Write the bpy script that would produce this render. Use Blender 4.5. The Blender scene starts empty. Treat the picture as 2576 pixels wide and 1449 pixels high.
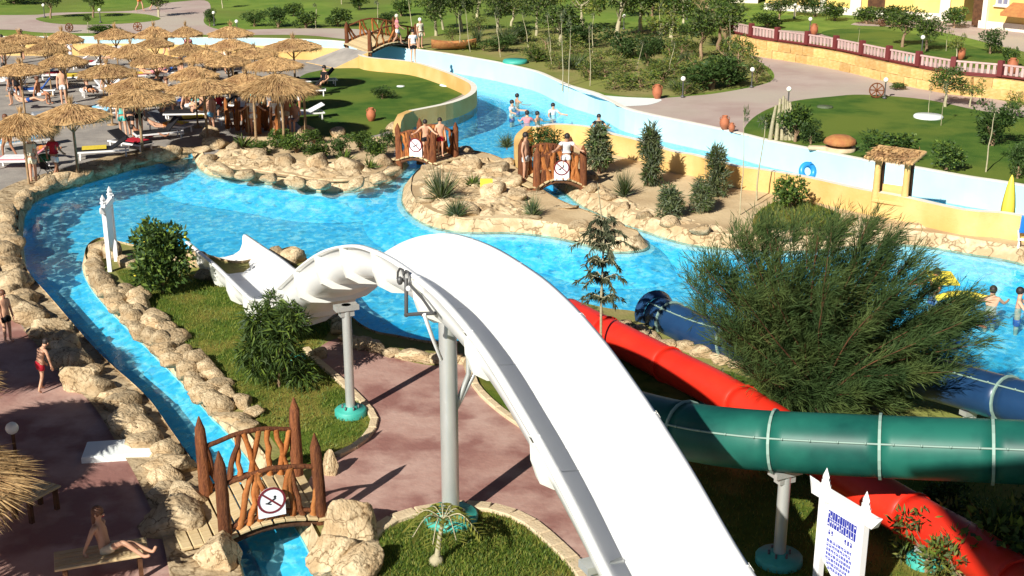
import bpy, bmesh, math, random
import numpy as np
from mathutils import Vector, Matrix, noise, geometry
R=math.radians
sc=bpy.context.scene
COL=sc.collection
# ------------------------------------------------------------ camera
KPX=3200.0; PITCH=R(18.3); CAMH=11.0
cd=bpy.data.cameras.new('camera'); cam=bpy.data.objects.new('camera',cd); COL.objects.link(cam)
cam.location=(0,0,CAMH); cam.rotation_euler=(R(90)-PITCH,0,0)
cd.sensor_fit='HORIZONTAL'; cd.angle=2*math.atan(1288.0/KPX); cd.clip_end=3000; cd.clip_start=.3
sc.camera=cam
# ------------------------------------------------------------ sky and sun
SUN_AZ=31.0; SUN_EL=33.0          # shadows fall SUN_AZ degrees right of straight ahead
w=bpy.data.worlds.new('World'); sc.world=w; w.use_nodes=True
wn=w.node_tree.nodes; wl=w.node_tree.links
bg=wn.get('Background'); sky=wn.new('ShaderNodeTexSky'); sky.sky_type='NISHITA'; sky.sun_disc=False
sky.sun_elevation=R(SUN_EL); sky.sun_rotation=R(180+SUN_AZ); sky.air_density=.4; sky.dust_density=.15; sky.ozone_density=1.5
wl.new(sky.outputs[0],bg.inputs[0]); bg.inputs[1].default_value=.05
sd=bpy.data.lights.new('sun','SUN'); sun=bpy.data.objects.new('sun',sd); COL.objects.link(sun)
sd.energy=5.0; sd.angle=R(.5); sd.color=(1,.95,.86)
sv=Vector((math.sin(R(SUN_AZ))*math.cos(R(SUN_EL)),math.cos(R(SUN_AZ))*math.cos(R(SUN_EL)),-math.sin(R(SUN_EL))))
sun.rotation_euler=sv.to_track_quat('-Z','Y').to_euler(); sun.location=(-30,-40,40)
vs=sc.view_settings; vs.view_transform='Standard'; vs.look='None'; vs.gamma=1; vs.use_curve_mapping=False; vs.exposure=.64
# ------------------------------------------------------------ helpers
def G(u,v,z=.35):
    "the point at height z that is seen at (u,v) of a 2576x1449 picture"
    x=(u-1288)/KPX; yd=(v-724.5)/KPX
    dy=math.cos(PITCH)-yd*math.sin(PITCH); dz=-math.sin(PITCH)-yd*math.cos(PITCH)
    t=(z-CAMH)/dz
    return Vector((x*t,dy*t,z))
def GL(pts,z=.35): return [G(u,v,z) for u,v in pts]
def ppm(p):
    "picture pixels per metre at a point"
    return KPX/(p.y*math.cos(PITCH)+(CAMH-p.z)*math.sin(PITCH))
def lpar(name,parent,o):
    COL.objects.link(o)
    if parent is not None: o.parent=parent
    return o
class MB:
    def __init__(s): s.v=[]; s.f=[]; s.m=[]; s.sm=[]
    def add(s,vs,fs,mi=0,sm=False):
        b=len(s.v); s.v.extend([tuple(x) for x in vs])
        for f in fs: s.f.append(tuple(b+i for i in f)); s.m.append(mi); s.sm.append(sm)
    def box(s,c,d,rz=0,mi=0,rot=None,bev=0):
        x,y,z=d[0]/2,d[1]/2,d[2]/2
        M=Matrix.Translation(c)@(rot.to_4x4() if rot is not None else Matrix.Rotation(rz,4,'Z'))
        if bev>0:
            b=min(bev,x*.9,y*.9,z*.9); vs=[];
            for zz,i in ((-z,b),(-z+b,0),(z-b,0),(z,b)):
                for sx,sy in ((-1,-1),(1,-1),(1,1),(-1,1)): vs.append(M@Vector((sx*(x-i),sy*(y-i),zz)))
            fs=[(3,2,1,0),(12,13,14,15)]
            for k in range(3):
                for i in range(4): fs.append((k*4+i,k*4+(i+1)%4,k*4+4+(i+1)%4,k*4+4+i))
            s.add(vs,fs,mi); return
        vs=[M@Vector(p) for p in ((-x,-y,-z),(x,-y,-z),(x,y,-z),(-x,y,-z),(-x,-y,z),(x,-y,z),(x,y,z),(-x,y,z))]
        s.add(vs,[(3,2,1,0),(4,5,6,7),(0,1,5,4),(1,2,6,5),(2,3,7,6),(3,0,4,7)],mi)
    def tube(s,path,rad,n=8,mi=0,cap=True,sm=True,rough=0,rng=random):
        P=[Vector(p) for p in path]; k=len(P)
        if not hasattr(rad,'__len__'): rad=[rad]*k
        t0=(P[1]-P[0]).normalized(); a=Vector((0,0,1)) if abs(t0.z)<.9 else Vector((1,0,0))
        nx=t0.cross(a).normalized(); vs=[]
        for i in range(k):
            t=(P[min(i+1,k-1)]-P[max(i-1,0)])
            t=t.normalized() if t.length>1e-9 else t0
            nx=(nx-t*nx.dot(t)).normalized(); ny=t.cross(nx)
            for j in range(n):
                an=2*math.pi*j/n; r=rad[i]*(1+(rng.uniform(-rough,rough) if rough else 0))
                vs.append(P[i]+nx*math.cos(an)*r+ny*math.sin(an)*r)
        fs=[(i*n+j,i*n+(j+1)%n,(i+1)*n+(j+1)%n,(i+1)*n+j) for i in range(k-1) for j in range(n)]
        s.add(vs,fs,mi,sm)
        if cap: s.add(vs[:n][::-1],[tuple(range(n))],mi); s.add(vs[-n:],[tuple(range(n))],mi)
    def lathe(s,prof,n=16,c=(0,0,0),mi=0,sm=True):
        c=Vector(c); vs=[]
        for r,z in prof:
            for j in range(n):
                a=2*math.pi*j/n; vs.append(c+Vector((r*math.cos(a),r*math.sin(a),z)))
        fs=[(i*n+j,i*n+(j+1)%n,(i+1)*n+(j+1)%n,(i+1)*n+j) for i in range(len(prof)-1) for j in range(n)]
        s.add(vs,fs,mi,sm)
    def ell(s,c,r,n=10,mi=0,rot=None):
        c=Vector(c); rr=r if hasattr(r,'__len__') else (r,r,r); m=max(4,n//2+1); vs=[]
        for i in range(m+1):
            th=math.pi*i/m
            for j in range(n):
                a=2*math.pi*j/n; p=Vector((rr[0]*math.sin(th)*math.cos(a),rr[1]*math.sin(th)*math.sin(a),rr[2]*math.cos(th)))
                if rot is not None: p=rot@p
                vs.append(c+p)
        s.add(vs,[(i*n+j,(i+1)*n+j,(i+1)*n+(j+1)%n,i*n+(j+1)%n) for i in range(m) for j in range(n)],mi,True)
    def mesh(s,name,mats):
        me=bpy.data.meshes.new(name); me.from_pydata(s.v,[],s.f)
        for m in (mats if isinstance(mats,(list,tuple)) else [mats]): me.materials.append(m)
        me.polygons.foreach_set('material_index',s.m); me.polygons.foreach_set('use_smooth',s.sm); me.update()
        return me
    def build(s,name,mats,parent=None,loc=None):
        o=bpy.data.objects.new(name,s.mesh(name,mats)); lpar(name,parent,o)
        if loc is not None: o.location=loc
        return o
def thing(name,label,cat,loc=(0,0,0),rz=0,group=None,scale=1):
    o=bpy.data.objects.new(name,None); COL.objects.link(o); o.empty_display_size=.2
    o.location=loc; o.rotation_euler=(0,0,rz); o.scale=(scale,)*3 if not hasattr(scale,'__len__') else scale
    o['label']=label; o['category']=cat
    if group: o['group']=group
    return o
def tag(o,label,cat,group=None):
    o['label']=label; o['category']=cat
    if group: o['group']=group
    return o
def struct(o): o['kind']='structure'; return o
def stuff(o): o['kind']='stuff'; return o
def part(name,me,parent,loc=(0,0,0),rot=(0,0,0),scale=(1,1,1)):
    o=bpy.data.objects.new(name,me); COL.objects.link(o); o.parent=parent; o.location=loc; o.rotation_euler=rot
    o.scale=scale if hasattr(scale,'__len__') else (scale,)*3
    return o
def dup(root,loc,rz=0,label=None,group=None,scale=None):
    r=root.copy(); COL.objects.link(r); r.location=loc; r.rotation_euler=(root.rotation_euler.x,root.rotation_euler.y,rz)
    if scale is not None: r.scale=scale if hasattr(scale,'__len__') else (scale,)*3
    if label: r['label']=label
    if group: r['group']=group
    for ch in list(root.children):
        c=ch.copy(); COL.objects.link(c); c.parent=r
        for g in list(ch.children):
            d=g.copy(); COL.objects.link(d); d.parent=c
    return r
def omat(o,m,i=0):
    o.material_slots[i].link='OBJECT'; o.material_slots[i].material=m
def smooth(pts,sub=6,closed=False):
    P=[Vector(p) for p in pts]; n=len(P); out=[]
    rng=range(n) if closed else range(n-1)
    for i in rng:
        p0=P[(i-1)%n] if closed or i>0 else P[0]; p1=P[i]; p2=P[(i+1)%n]; p3=P[(i+2)%n] if closed or i+2<n else P[-1]
        for k in range(sub):
            t=k/sub
            out.append(.5*((2*p1)+(p2-p0)*t+(2*p0-5*p1+4*p2-p3)*t*t+(3*p1-p0-3*p2+p3)*t**3))
    if not closed: out.append(P[-1])
    return out
def resample(P,step):
    out=[P[0].copy()]; acc=0
    for a,b in zip(P[:-1],P[1:]):
        L=(b-a).length; pos=step-acc
        while pos<=L and L>0:
            out.append(a.lerp(b,pos/L)); pos+=step
        acc=(acc+L)%step
    return out
def slab(name,poly,ztop,zbot,mats,side=True):
    "flat land with vertical banks; mats[0] top, mats[1] side"
    P=[Vector((p[0],p[1])) for p in poly]; n=len(P)
    r=geometry.delaunay_2d_cdt(P,[(i,(i+1)%n) for i in range(n)],[],1,1e-5)
    V,F=r[0],r[2]; mb=MB()
    mb.add([(p.x,p.y,ztop) for p in V],[f if (V[f[1]]-V[f[0]]).cross(V[f[2]]-V[f[0]])>0 else f[::-1] for f in F])
    if side:
        m=[(p.x,p.y,ztop) for p in P]+[(p.x,p.y,zbot) for p in P]
        ar=sum(P[i].cross(P[(i+1)%n]) for i in range(n))
        fs=[(i,i+n,(i+1)%n+n,(i+1)%n) if ar>0 else (i,(i+1)%n,(i+1)%n+n,i+n) for i in range(n)]
        mb.add(m,fs,1)
    return struct(mb.build(name,mats))
def strip(path,w,z0,z1,off0=0.0,mb=None,mi=0):
    "ribbon beside a path: from offset off0 (left +) to off0+w"
    P=[Vector((p[0],p[1],0)) for p in path]; mb=mb or MB(); vs=[]
    for i,p in enumerate(P):
        t=(P[min(i+1,len(P)-1)]-P[max(i-1,0)]).normalized(); nn=Vector((-t.y,t.x,0))
        a=p+nn*off0; b=p+nn*(off0+w); vs+= [(a.x,a.y,z0),(b.x,b.y,z1)]
    fs=[(2*i,2*i+2,2*i+3,2*i+1) for i in range(len(P)-1)]
    if w>0: fs=[f[::-1] for f in fs]
    mb.add(vs,fs,mi,True); return mb
def wallstrip(path,z0,z1,th,mb=None,mi=0,mtop=None):
    "solid wall of thickness th to the left of path; z1 may be a list"
    P=[Vector((p[0],p[1],0)) for p in path]; mb=mb or MB(); vs=[]
    for i,p in enumerate(P):
        t=(P[min(i+1,len(P)-1)]-P[max(i-1,0)]).normalized(); nn=Vector((-t.y,t.x,0)); q=p+nn*th
        zt=z1[i] if hasattr(z1,'__len__') else z1; zb=z0[i] if hasattr(z0,'__len__') else z0
        vs+=[(p.x,p.y,zb),(p.x,p.y,zt),(q.x,q.y,zt),(q.x,q.y,zb)]
    k=len(P)
    for i in range(k-1):
        a=4*i; b=a+4
        mb.add([vs[a],vs[b],vs[b+1],vs[a+1]],[(0,1,2,3)],mi); mb.add([vs[a+2],vs[b+2],vs[b+3],vs[a+3]],[(0,1,2,3)],mi)
        mb.add([vs[a+1],vs[b+1],vs[b+2],vs[a+2]],[(0,1,2,3)],mi if mtop is None else mtop)
    mb.add(vs[:4],[(0,1,2,3)],mi); mb.add(vs[-4:],[(3,2,1,0)],mi)
    return mb
# ------------------------------------------------------------ materials
MATS={}
def mat(name,col,rough=.6,col2=None,scale=4.,bump=0.,bscale=None,metal=0.,spec=.5,rnd=0.,detail=6,lo=.35,hi=.65,col3=None,scale3=.6,coat=0,stretch=None,trans=None,crack=0):
    m=bpy.data.materials.new(name); m.use_nodes=True; N=m.node_tree.nodes; L=m.node_tree.links; b=N['Principled BSDF']
    b.inputs['Roughness'].default_value=rough; b.inputs['Metallic'].default_value=metal; b.inputs['Specular IOR Level'].default_value=spec
    if coat: b.inputs['Coat Weight'].default_value=coat
    tc=N.new('ShaderNodeTexCoord'); co=tc.outputs['Object']
    if stretch:
        mp=N.new('ShaderNodeMapping'); mp.inputs['Scale'].default_value=stretch; L.new(co,mp.inputs[0]); co=mp.outputs[0]
    c4=(*col,1)
    last=None
    if col2 is not None:
        nz=N.new('ShaderNodeTexNoise'); nz.inputs['Scale'].default_value=scale; nz.inputs['Detail'].default_value=detail; nz.inputs['Roughness'].default_value=.6
        L.new(co,nz.inputs['Vector']); rp=N.new('ShaderNodeValToRGB'); rp.color_ramp.elements[0].position=lo; rp.color_ramp.elements[1].position=hi
        rp.color_ramp.elements[0].color=c4; rp.color_ramp.elements[1].color=(*col2,1); L.new(nz.outputs['Fac'],rp.inputs[0]); last=rp.outputs[0]
        if col3 is not None:
            n3=N.new('ShaderNodeTexNoise'); n3.inputs['Scale'].default_value=scale3; n3.inputs['Detail'].default_value=5; L.new(co,n3.inputs['Vector'])
            r3=N.new('ShaderNodeValToRGB'); r3.color_ramp.elements[0].position=.45; r3.color_ramp.elements[1].position=.62; L.new(n3.outputs['Fac'],r3.inputs[0])
            mx=N.new('ShaderNodeMix'); mx.data_type='RGBA'; L.new(r3.outputs[0],mx.inputs[0]); L.new(last,mx.inputs[6]); mx.inputs[7].default_value=(*col3,1); last=mx.outputs[2]
    if crack:
        vo=N.new('ShaderNodeTexVoronoi'); vo.feature='DISTANCE_TO_EDGE'; vo.inputs['Scale'].default_value=1.3; nd=N.new('ShaderNodeTexNoise'); nd.inputs['Scale'].default_value=3; L.new(co,nd.inputs['Vector'])
        va=N.new('ShaderNodeVectorMath'); va.operation='MULTIPLY_ADD'; va.inputs[1].default_value=(.7,.7,.7); L.new(nd.outputs['Color'],va.inputs[0]); L.new(co,va.inputs[2]); L.new(va.outputs[0],vo.inputs['Vector'])
        rc=N.new('ShaderNodeValToRGB'); rc.color_ramp.elements[0].position=.0; rc.color_ramp.elements[0].color=(.25,.19,.13,1); rc.color_ramp.elements[1].position=.045; rc.color_ramp.elements[1].color=(1,1,1,1); L.new(vo.outputs['Distance'],rc.inputs[0])
        mm=N.new('ShaderNodeMix'); mm.data_type='RGBA'; mm.blend_type='MULTIPLY'; mm.inputs[0].default_value=.8; L.new(last,mm.inputs[6]); L.new(rc.outputs[0],mm.inputs[7]); last=mm.outputs[2]
    if rnd:
        oi=N.new('ShaderNodeObjectInfo'); hs=N.new('ShaderNodeHueSaturation'); mr=N.new('ShaderNodeMapRange')
        mr.inputs['To Min'].default_value=1-rnd; mr.inputs['To Max'].default_value=1+rnd; L.new(oi.outputs['Random'],mr.inputs[0]); L.new(mr.outputs[0],hs.inputs['Value'])
        if last is not None: L.new(last,hs.inputs['Color'])
        else: hs.inputs['Color'].default_value=c4
        last=hs.outputs[0]
    if last is not None: L.new(last,b.inputs['Base Color'])
    else: b.inputs['Base Color'].default_value=c4
    if bump:
        nb=N.new('ShaderNodeTexNoise'); nb.inputs['Scale'].default_value=bscale or scale*3; nb.inputs['Detail'].default_value=8; L.new(co,nb.inputs['Vector'])
        bp=N.new('ShaderNodeBump'); bp.inputs['Strength'].default_value=bump; bp.inputs['Distance'].default_value=.05; L.new(nb.outputs['Fac'],bp.inputs['Height']); L.new(bp.outputs[0],b.inputs['Normal'])
    if trans:
        td=N.new('ShaderNodeBsdfTranslucent'); 
        if last is not None: L.new(last,td.inputs[0])
        else: td.inputs[0].default_value=c4
        ms=N.new('ShaderNodeMixShader'); ms.inputs[0].default_value=trans; out=N['Material Output']
        L.new(b.outputs[0],ms.inputs[1]); L.new(td.outputs[0],ms.inputs[2]); L.new(ms.outputs[0],out.inputs[0])
    MATS[name]=m; return m
M=MATS
mat('grass_near',(.055,.10,.012),.9,(.12,.16,.022),1.6,.6,40,col3=(.21,.18,.04),scale3=.8,lo=.3,hi=.7,spec=.1)
mat('grass_mid',(.042,.10,.016),.9,(.085,.15,.024),1.0,.5,25,col3=(.125,.17,.028),scale3=.25,spec=.1)
mat('grass_far',(.105,.185,.028),.9,(.19,.265,.045),.5,.4,10,col3=(.15,.19,.04),scale3=.12,spec=.1)
mat('soil',(.29,.24,.10),.95,(.17,.19,.05),.7,.5,12,spec=.1,col3=(.22,.24,.06),scale3=.3)
mat('sand',(.50,.37,.21),.95,(.62,.48,.29),.8,.5,10,spec=.1,col3=(.42,.30,.17),scale3=.5)
mat('beach',(.24,.22,.20),.9,(.34,.31,.27),1.2,.3,14,spec=.2)
mat('paving',(.34,.19,.155),.75,(.45,.30,.25),.9,.25,9,col3=(.25,.12,.10),scale3=1.1,spec=.3)
mat('path',(.38,.28,.245),.85,(.46,.37,.32),.5,.2,6,spec=.2,col3=(.44,.38,.31),scale3=.15)
mat('apron',(.78,.80,.76),.8,(.70,.76,.74),1.)
mat('kerb',(.52,.40,.25),.85,(.62,.50,.33),3.,.4,20,spec=.2,rnd=.08)
mat('pool_side',(.16,.60,.82),.5,(.22,.66,.86),1.5)
mat('pool_floor',(.05,.54,.80),.5,(.15,.70,.88),2.2,lo=.36,hi=.62,detail=4)  # pale mottling paints rippled sunlight into the floor colour
mat('canal_wall',(.40,.66,.73),.55,(.46,.70,.77),.6,.1,20)
mat('ledge',(.60,.80,.84),.6,(.72,.84,.84),3.)
mat('white_cap',(.80,.76,.66),.7,(.72,.68,.58),3.)
mat('ochre_wall',(.60,.40,.145),.85,(.66,.47,.20),1.1,.3,16,spec=.2,col3=(.60,.36,.12),scale3=.5)
mat('orange_stone',(.56,.33,.11),.85,(.66,.44,.19),3.5,.5,20,spec=.2,rnd=.22)
mat('mortar',(.40,.27,.13),.9)
mat('rock',(.30,.215,.12),.95,(.60,.475,.30),2.6,1.0,7,spec=.1,rnd=.16,col3=(.40,.285,.16),scale3=1.2,lo=.28,hi=.58,crack=1)
mat('rock_grey',(.42,.36,.27),.9,(.54,.46,.33),3.,.5,10,spec=.2,rnd=.12)
mat('slide_white',(.87,.87,.84),.3,(.90,.90,.88),.7,spec=.5,lo=.3,hi=.7)
mat('slide_rib',(.80,.80,.74),.35)
mat('steel',(.52,.54,.52),.42,(.60,.61,.58),5.,metal=.55,stretch=(1,1,.3))
mat('steel_dark',(.10,.10,.10),.5,metal=.4)
mat('teal_pad',(.035,.33,.26),.55,(.06,.40,.33),4.,.1)
mat('tube_green',(.005,.062,.050),.45,(.008,.088,.068),2.,spec=.3,col3=(.013,.12,.088),scale3=.9)
mat('tube_green_lit',(.10,.32,.24),.45,(.13,.36,.27),2.)
mat('tube_red',(.62,.022,.010),.42,(.70,.032,.013),1.,spec=.45)
mat('tube_blue',(.010,.035,.095),.35,(.014,.05,.125),1.2,spec=.4)
mat('seam',(.22,.33,.28),.6)
mat('wood_red',(.105,.036,.018),.75,(.235,.085,.032),3.,.7,14,stretch=(6,6,1),rnd=.25,spec=.2)
mat('wood_bright',(.27,.085,.022),.75,(.40,.155,.045),4.,.4,14,rnd=.25,spec=.2)
mat('wood_dark',(.07,.032,.018),.8,(.14,.065,.03),4.,.4,14,rnd=.2,spec=.2)
mat('plank',(.50,.37,.19),.8,(.60,.47,.27),2.5,.3,14,stretch=(1,8,8),rnd=.12,spec=.2)
mat('thatch',(.42,.255,.11),.95,(.60,.40,.19),9.,.6,30,spec=.1,rnd=.22,col3=(.32,.185,.09),scale3=1.6)
mat('straw',(.56,.385,.19),.9,(.40,.255,.115),14.,rnd=.22,spec=.1,trans=.15)
mat('pole_wood',(.36,.25,.14),.8,(.26,.16,.08),5.,.3,20,spec=.2)
mat('trunk_pale',(.45,.40,.26),.9,(.33,.30,.18),6.,.5,20,rnd=.15,spec=.2)
mat('trunk_brown',(.30,.20,.12),.9,(.20,.13,.08),6.,.5,20,rnd=.15,spec=.2)
mat('leaf_bright',(.15,.215,.028),.55,(.085,.14,.018),7.,rnd=.2,trans=.25,spec=.35)
mat('leaf_mid',(.075,.125,.025),.6,(.036,.072,.014),6.,rnd=.25,trans=.25,spec=.3)
mat('leaf_dark',(.045,.085,.018),.6,(.022,.048,.011),6.,rnd=.25,trans=.2,spec=.3)
mat('leaf_olive',(.15,.17,.07),.7,(.085,.105,.04),8.,rnd=.2,trans=.2,spec=.2)
mat('leaf_grey',(.17,.20,.13),.7,(.09,.12,.06),8.,rnd=.2,trans=.2,spec=.2)
mat('leaf_yellow',(.27,.26,.055),.6,(.16,.19,.035),6.,rnd=.25,trans=.25,spec=.2)
mat('needle',(.058,.10,.028),.7,(.028,.06,.018),3.,trans=.28,spec=.2,col3=(.095,.135,.036),scale3=1.2)
mat('leaf_tier',(.10,.11,.06),.6,(.045,.06,.03),9.,trans=.2,spec=.2)
mat('white_paint',(.80,.80,.80),.45,(.84,.83,.81),3.)
mat('sign_white',(.82,.83,.86),.4)
mat('ink_blue',(.018,.03,.30),.5)
mat('ink_pale',(.10,.12,.42),.5)
mat('ink_black',(.012,.012,.014),.5)
mat('ink_red',(.16,.012,.020),.5)
mat('skin',(.60,.34,.22),.55,(.54,.29,.18),6.,spec=.3,rnd=.2)
mat('skin_tan',(.40,.185,.10),.55,(.34,.15,.08),6.,spec=.3,rnd=.2)
mat('hair_dark',(.018,.012,.010),.6); mat('hair_brown',(.12,.045,.02),.6)
for n,c in dict(cloth_white=(.80,.80,.80),cloth_red=(.46,.02,.035),cloth_black=(.015,.015,.018),cloth_blue=(.03,.10,.35),cloth_teal=(.10,.50,.45),cloth_yellow=(.72,.55,.06),cloth_pink=(.65,.25,.28),cloth_beige=(.62,.52,.36),cloth_green=(.05,.16,.07),cloth_grey=(.25,.27,.30),cloth_orange=(.65,.22,.05),cloth_sky=(.20,.50,.72),cloth_cream=(.75,.70,.52)).items():
    mat(n,c,.85,tuple(x*.8 for x in c),9.,spec=.2)
mat('terracotta',(.40,.13,.055),.75,(.30,.095,.04),5.,.2,rnd=.15)
mat('ochre_dome',(.42,.20,.06),.85,(.36,.13,.045),4.,.5,14)
mat('globe',(.85,.84,.76),.3)
mat('yellow_wall',(.68,.47,.13),.85,(.74,.54,.18),.8,.15,8)
mat('cream',(.78,.72,.60),.8,(.70,.64,.52),2.)
mat('shade_dark',(.03,.028,.028),.8)
mat('glass_dark',(.20,.20,.28),.12,spec=.6)
mat('fence_red',(.14,.022,.022),.7); mat('fence_pale',(.52,.36,.33),.75,(.44,.30,.28),6.,rnd=.15)
mat('float_blue',(.03,.30,.70),.35,coat=.3); mat('float_yellow',(.82,.66,.07),.5); mat('plastic_blue',(.01,.22,.80),.4)
mat('rubber',(.01,.01,.012),.6)
mat('bloom_yellow',(.75,.62,.05),.6); mat('bloom_red',(.55,.03,.02),.6)
def water_mat():
    m=bpy.data.materials.new('water'); m.use_nodes=True; N=m.node_tree.nodes; L=m.node_tree.links; N.remove(N['Principled BSDF']); out=N['Material Output']
    tc=N.new('ShaderNodeTexCoord')
    def nz(s,d,st=(1,1,1),dist=0.):
        mp=N.new('ShaderNodeMapping'); mp.inputs['Scale'].default_value=st; L.new(tc.outputs['Object'],mp.inputs[0])
        n=N.new('ShaderNodeTexNoise'); n.inputs['Scale'].default_value=s; n.inputs['Detail'].default_value=d; n.inputs['Distortion'].default_value=dist; L.new(mp.outputs[0],n.inputs['Vector']); return n
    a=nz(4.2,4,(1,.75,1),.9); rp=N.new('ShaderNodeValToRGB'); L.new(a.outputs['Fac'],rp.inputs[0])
    rp.color_ramp.elements[0].position=.40; rp.color_ramp.elements[0].color=(.40,.81,.95,1); rp.color_ramp.elements[1].position=.60; rp.color_ramp.elements[1].color=(.80,.985,1,1)  # mottled tint paints the light and dark of ripples into the water
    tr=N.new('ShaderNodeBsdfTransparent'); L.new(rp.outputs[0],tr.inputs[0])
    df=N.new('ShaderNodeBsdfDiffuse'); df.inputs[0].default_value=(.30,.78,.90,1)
    r2=N.new('ShaderNodeValToRGB'); L.new(a.outputs['Fac'],r2.inputs[0]); r2.color_ramp.elements[0].position=.50; r2.color_ramp.elements[0].color=(.06,)*3+(1,); r2.color_ramp.elements[1].position=.72; r2.color_ramp.elements[1].color=(.6,)*3+(1,)  # pale patches painted as bright ripple light, from the same noise
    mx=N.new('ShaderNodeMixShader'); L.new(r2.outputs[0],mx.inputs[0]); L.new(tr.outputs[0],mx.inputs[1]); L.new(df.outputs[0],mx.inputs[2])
    b1=nz(5,6,(1,.7,1),.4); bp=N.new('ShaderNodeBump'); bp.inputs['Strength'].default_value=.10; bp.inputs['Distance'].default_value=.05; L.new(b1.outputs['Fac'],bp.inputs['Height'])
    gl=N.new('ShaderNodeBsdfGlossy'); gl.inputs['Roughness'].default_value=.06; L.new(bp.outputs[0],gl.inputs['Normal'])
    lw=N.new('ShaderNodeLayerWeight'); lw.inputs['Blend'].default_value=.5
    pw=N.new('ShaderNodeMath'); pw.operation='POWER'; pw.inputs[1].default_value=5; L.new(lw.outputs['Facing'],pw.inputs[0])
    fr=N.new('ShaderNodeMath'); fr.operation='MULTIPLY_ADD'; fr.inputs[1].default_value=.9; fr.inputs[2].default_value=.02; L.new(pw.outputs[0],fr.inputs[0])
    m2=N.new('ShaderNodeMixShader'); L.new(fr.outputs[0],m2.inputs[0]); L.new(mx.outputs[0],m2.inputs[1]); L.new(gl.outputs[0],m2.inputs[2]); L.new(m2.outputs[0],out.inputs[0])
    MATS['water']=m
water_mat()
# ============================================================ LAND AND WATER
Z0=.33
near_left=GL([(-500,108),(250,108),(450,111),(640,113),(760,117),(850,120.5),(905,126),(925,142),(1039,154),(1115,175),(1178,200),(1199,216),(1191,236),(1140,258),(1039,279)],1.05)
sh1=GL([(1012,415),(980,445),(930,465),(860,477),(790,474),(720,462),(640,450),(560,440),(525,426),(511,408),(506,393),(480,392),(420,405),(330,425),(240,452),(170,472),(100,497),(62,530),(52,575),(53,634),(63,690),(88,732),(121,770),(160,816),(203,868),(245,916),(292,963),(337,1003),(385,1052),(440,1132),(500,1222),(560,1332),(585,1392),(605,1460),(640,1600)],0)
S1=smooth(sh1,5); NL=smooth(near_left,5)
slab('ground',NL+[G(1003,335,.3),G(998,390,.3)]+S1+[Vector((-4,8,0)),Vector((-90,8,0)),Vector((-90,60,0))],Z0,-1.2,[M['beach'],M['pool_side']])
sh2=GL([(900,1620),(862,1540),(826,1449),(800,1400),(768,1340),(690,1222),(590,1092),(540,1042),(470,962),(400,892),(330,822),(270,762),(232,712),(216,670),(228,642),(262,628),(310,640),(370,652),(440,655),(510,668),(600,690),(680,668),(745,652),(780,690),(840,770),(890,835),(940,868),(1000,881),(1090,897),(1180,892),(1260,860),(1350,815),(1430,788),(1530,806),(1600,815),(1700,850),(1850,905),(2100,960),(2350,1020),(2576,1090),(2900,1180)],0)
S2=smooth(sh2,5)
slab('ground',S2+[Vector((90,20,0)),Vector((90,4,0)),Vector((-2.6,4,0))],Z0,-1.2,[M['soil'],M['pool_side']])
near_right=GL([(1338,318),(1395,310),(1486,317),(1547,335),(1623,353),(1699,378),(1757,388),(1850,413),(1901,421),(1946,427),(2048,445),(2175,473),(2277,491),(2430,524),(2576,539),(2950,622)],1.1)
NR=smooth(near_right,4)
sh3=GL([(1322,338),(1328,390),(1390,430),(1448,474),(1485,500),(1560,534),(1645,562),(1740,590),(1850,602),(1990,607),(2120,597),(2240,590),(2350,598),(2450,615),(2576,637),(2950,735)],.22)
S3=smooth(sh3,5)
slab('ground',S3+NR[::-1],Z0,-1.2,[M['sand'],M['pool_side']])
sh4=GL([(1160,398),(1215,405),(1260,420),(1300,445),(1330,470),(1368,503),(1420,534),(1495,564),(1555,592),(1602,608),(1600,622),(1540,625),(1480,607),(1400,590),(1300,578),(1180,577),(1110,567),(1060,542),(1035,512),(1034,485),(1042,460),(1080,430),(1120,408)],0)
S4=smooth(sh4,5,True)
slab('ground',S4,Z0,-1.2,[M['sand'],M['pool_side']])
far_wall=GL([(-500,93),(250,93),(450,95),(640,97),(796,101),(867,106),(940,113),(1060,127),(1130,137),(1230,154),(1268,162),(1344,180),(1395,202),(1430,217),(1496,236),(1539,258),(1597,281),(1812,326),(1927,354),(2017,372),(2175,404),(2284,420),(2430,446),(2576,469),(2950,545)],1.0)
FW=smooth(far_wall,4)
slab('ground',FW+[Vector((500,30,0)),Vector((900,1200,0)),Vector((-900,1200,0)),Vector((-300,70,0))],1.0,-1.2,[M['grass_far'],M['canal_wall']])
terr=GL([(1840,84),(1880,93),(1920,101),(2083,125),(2251,160),(2404,188),(2576,204),(2950,262)],1.9)
TR=smooth(terr,4)
slab('terrace',TR+[Vector((300,40,0)),Vector((500,700,0)),Vector((24,700,0)),G(1800,20,1.9)],1.9,.95,[M['grass_far'],M['mortar']])
def sheet(name,poly,z,m,uvz=None,sm=4):
    P=smooth(GL(poly,z if uvz is None else uvz),sm,True); return slab(name,P,z,z-.05,[m,m],False)
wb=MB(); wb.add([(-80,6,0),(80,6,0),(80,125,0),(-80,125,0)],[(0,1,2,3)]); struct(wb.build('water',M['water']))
fb=MB(); fb.add([(-80,6,-.75),(80,6,-.75),(80,125,-.75),(-80,125,-.75)],[(0,1,2,3)]); struct(fb.build('pool_floor',M['pool_floor']))
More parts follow.
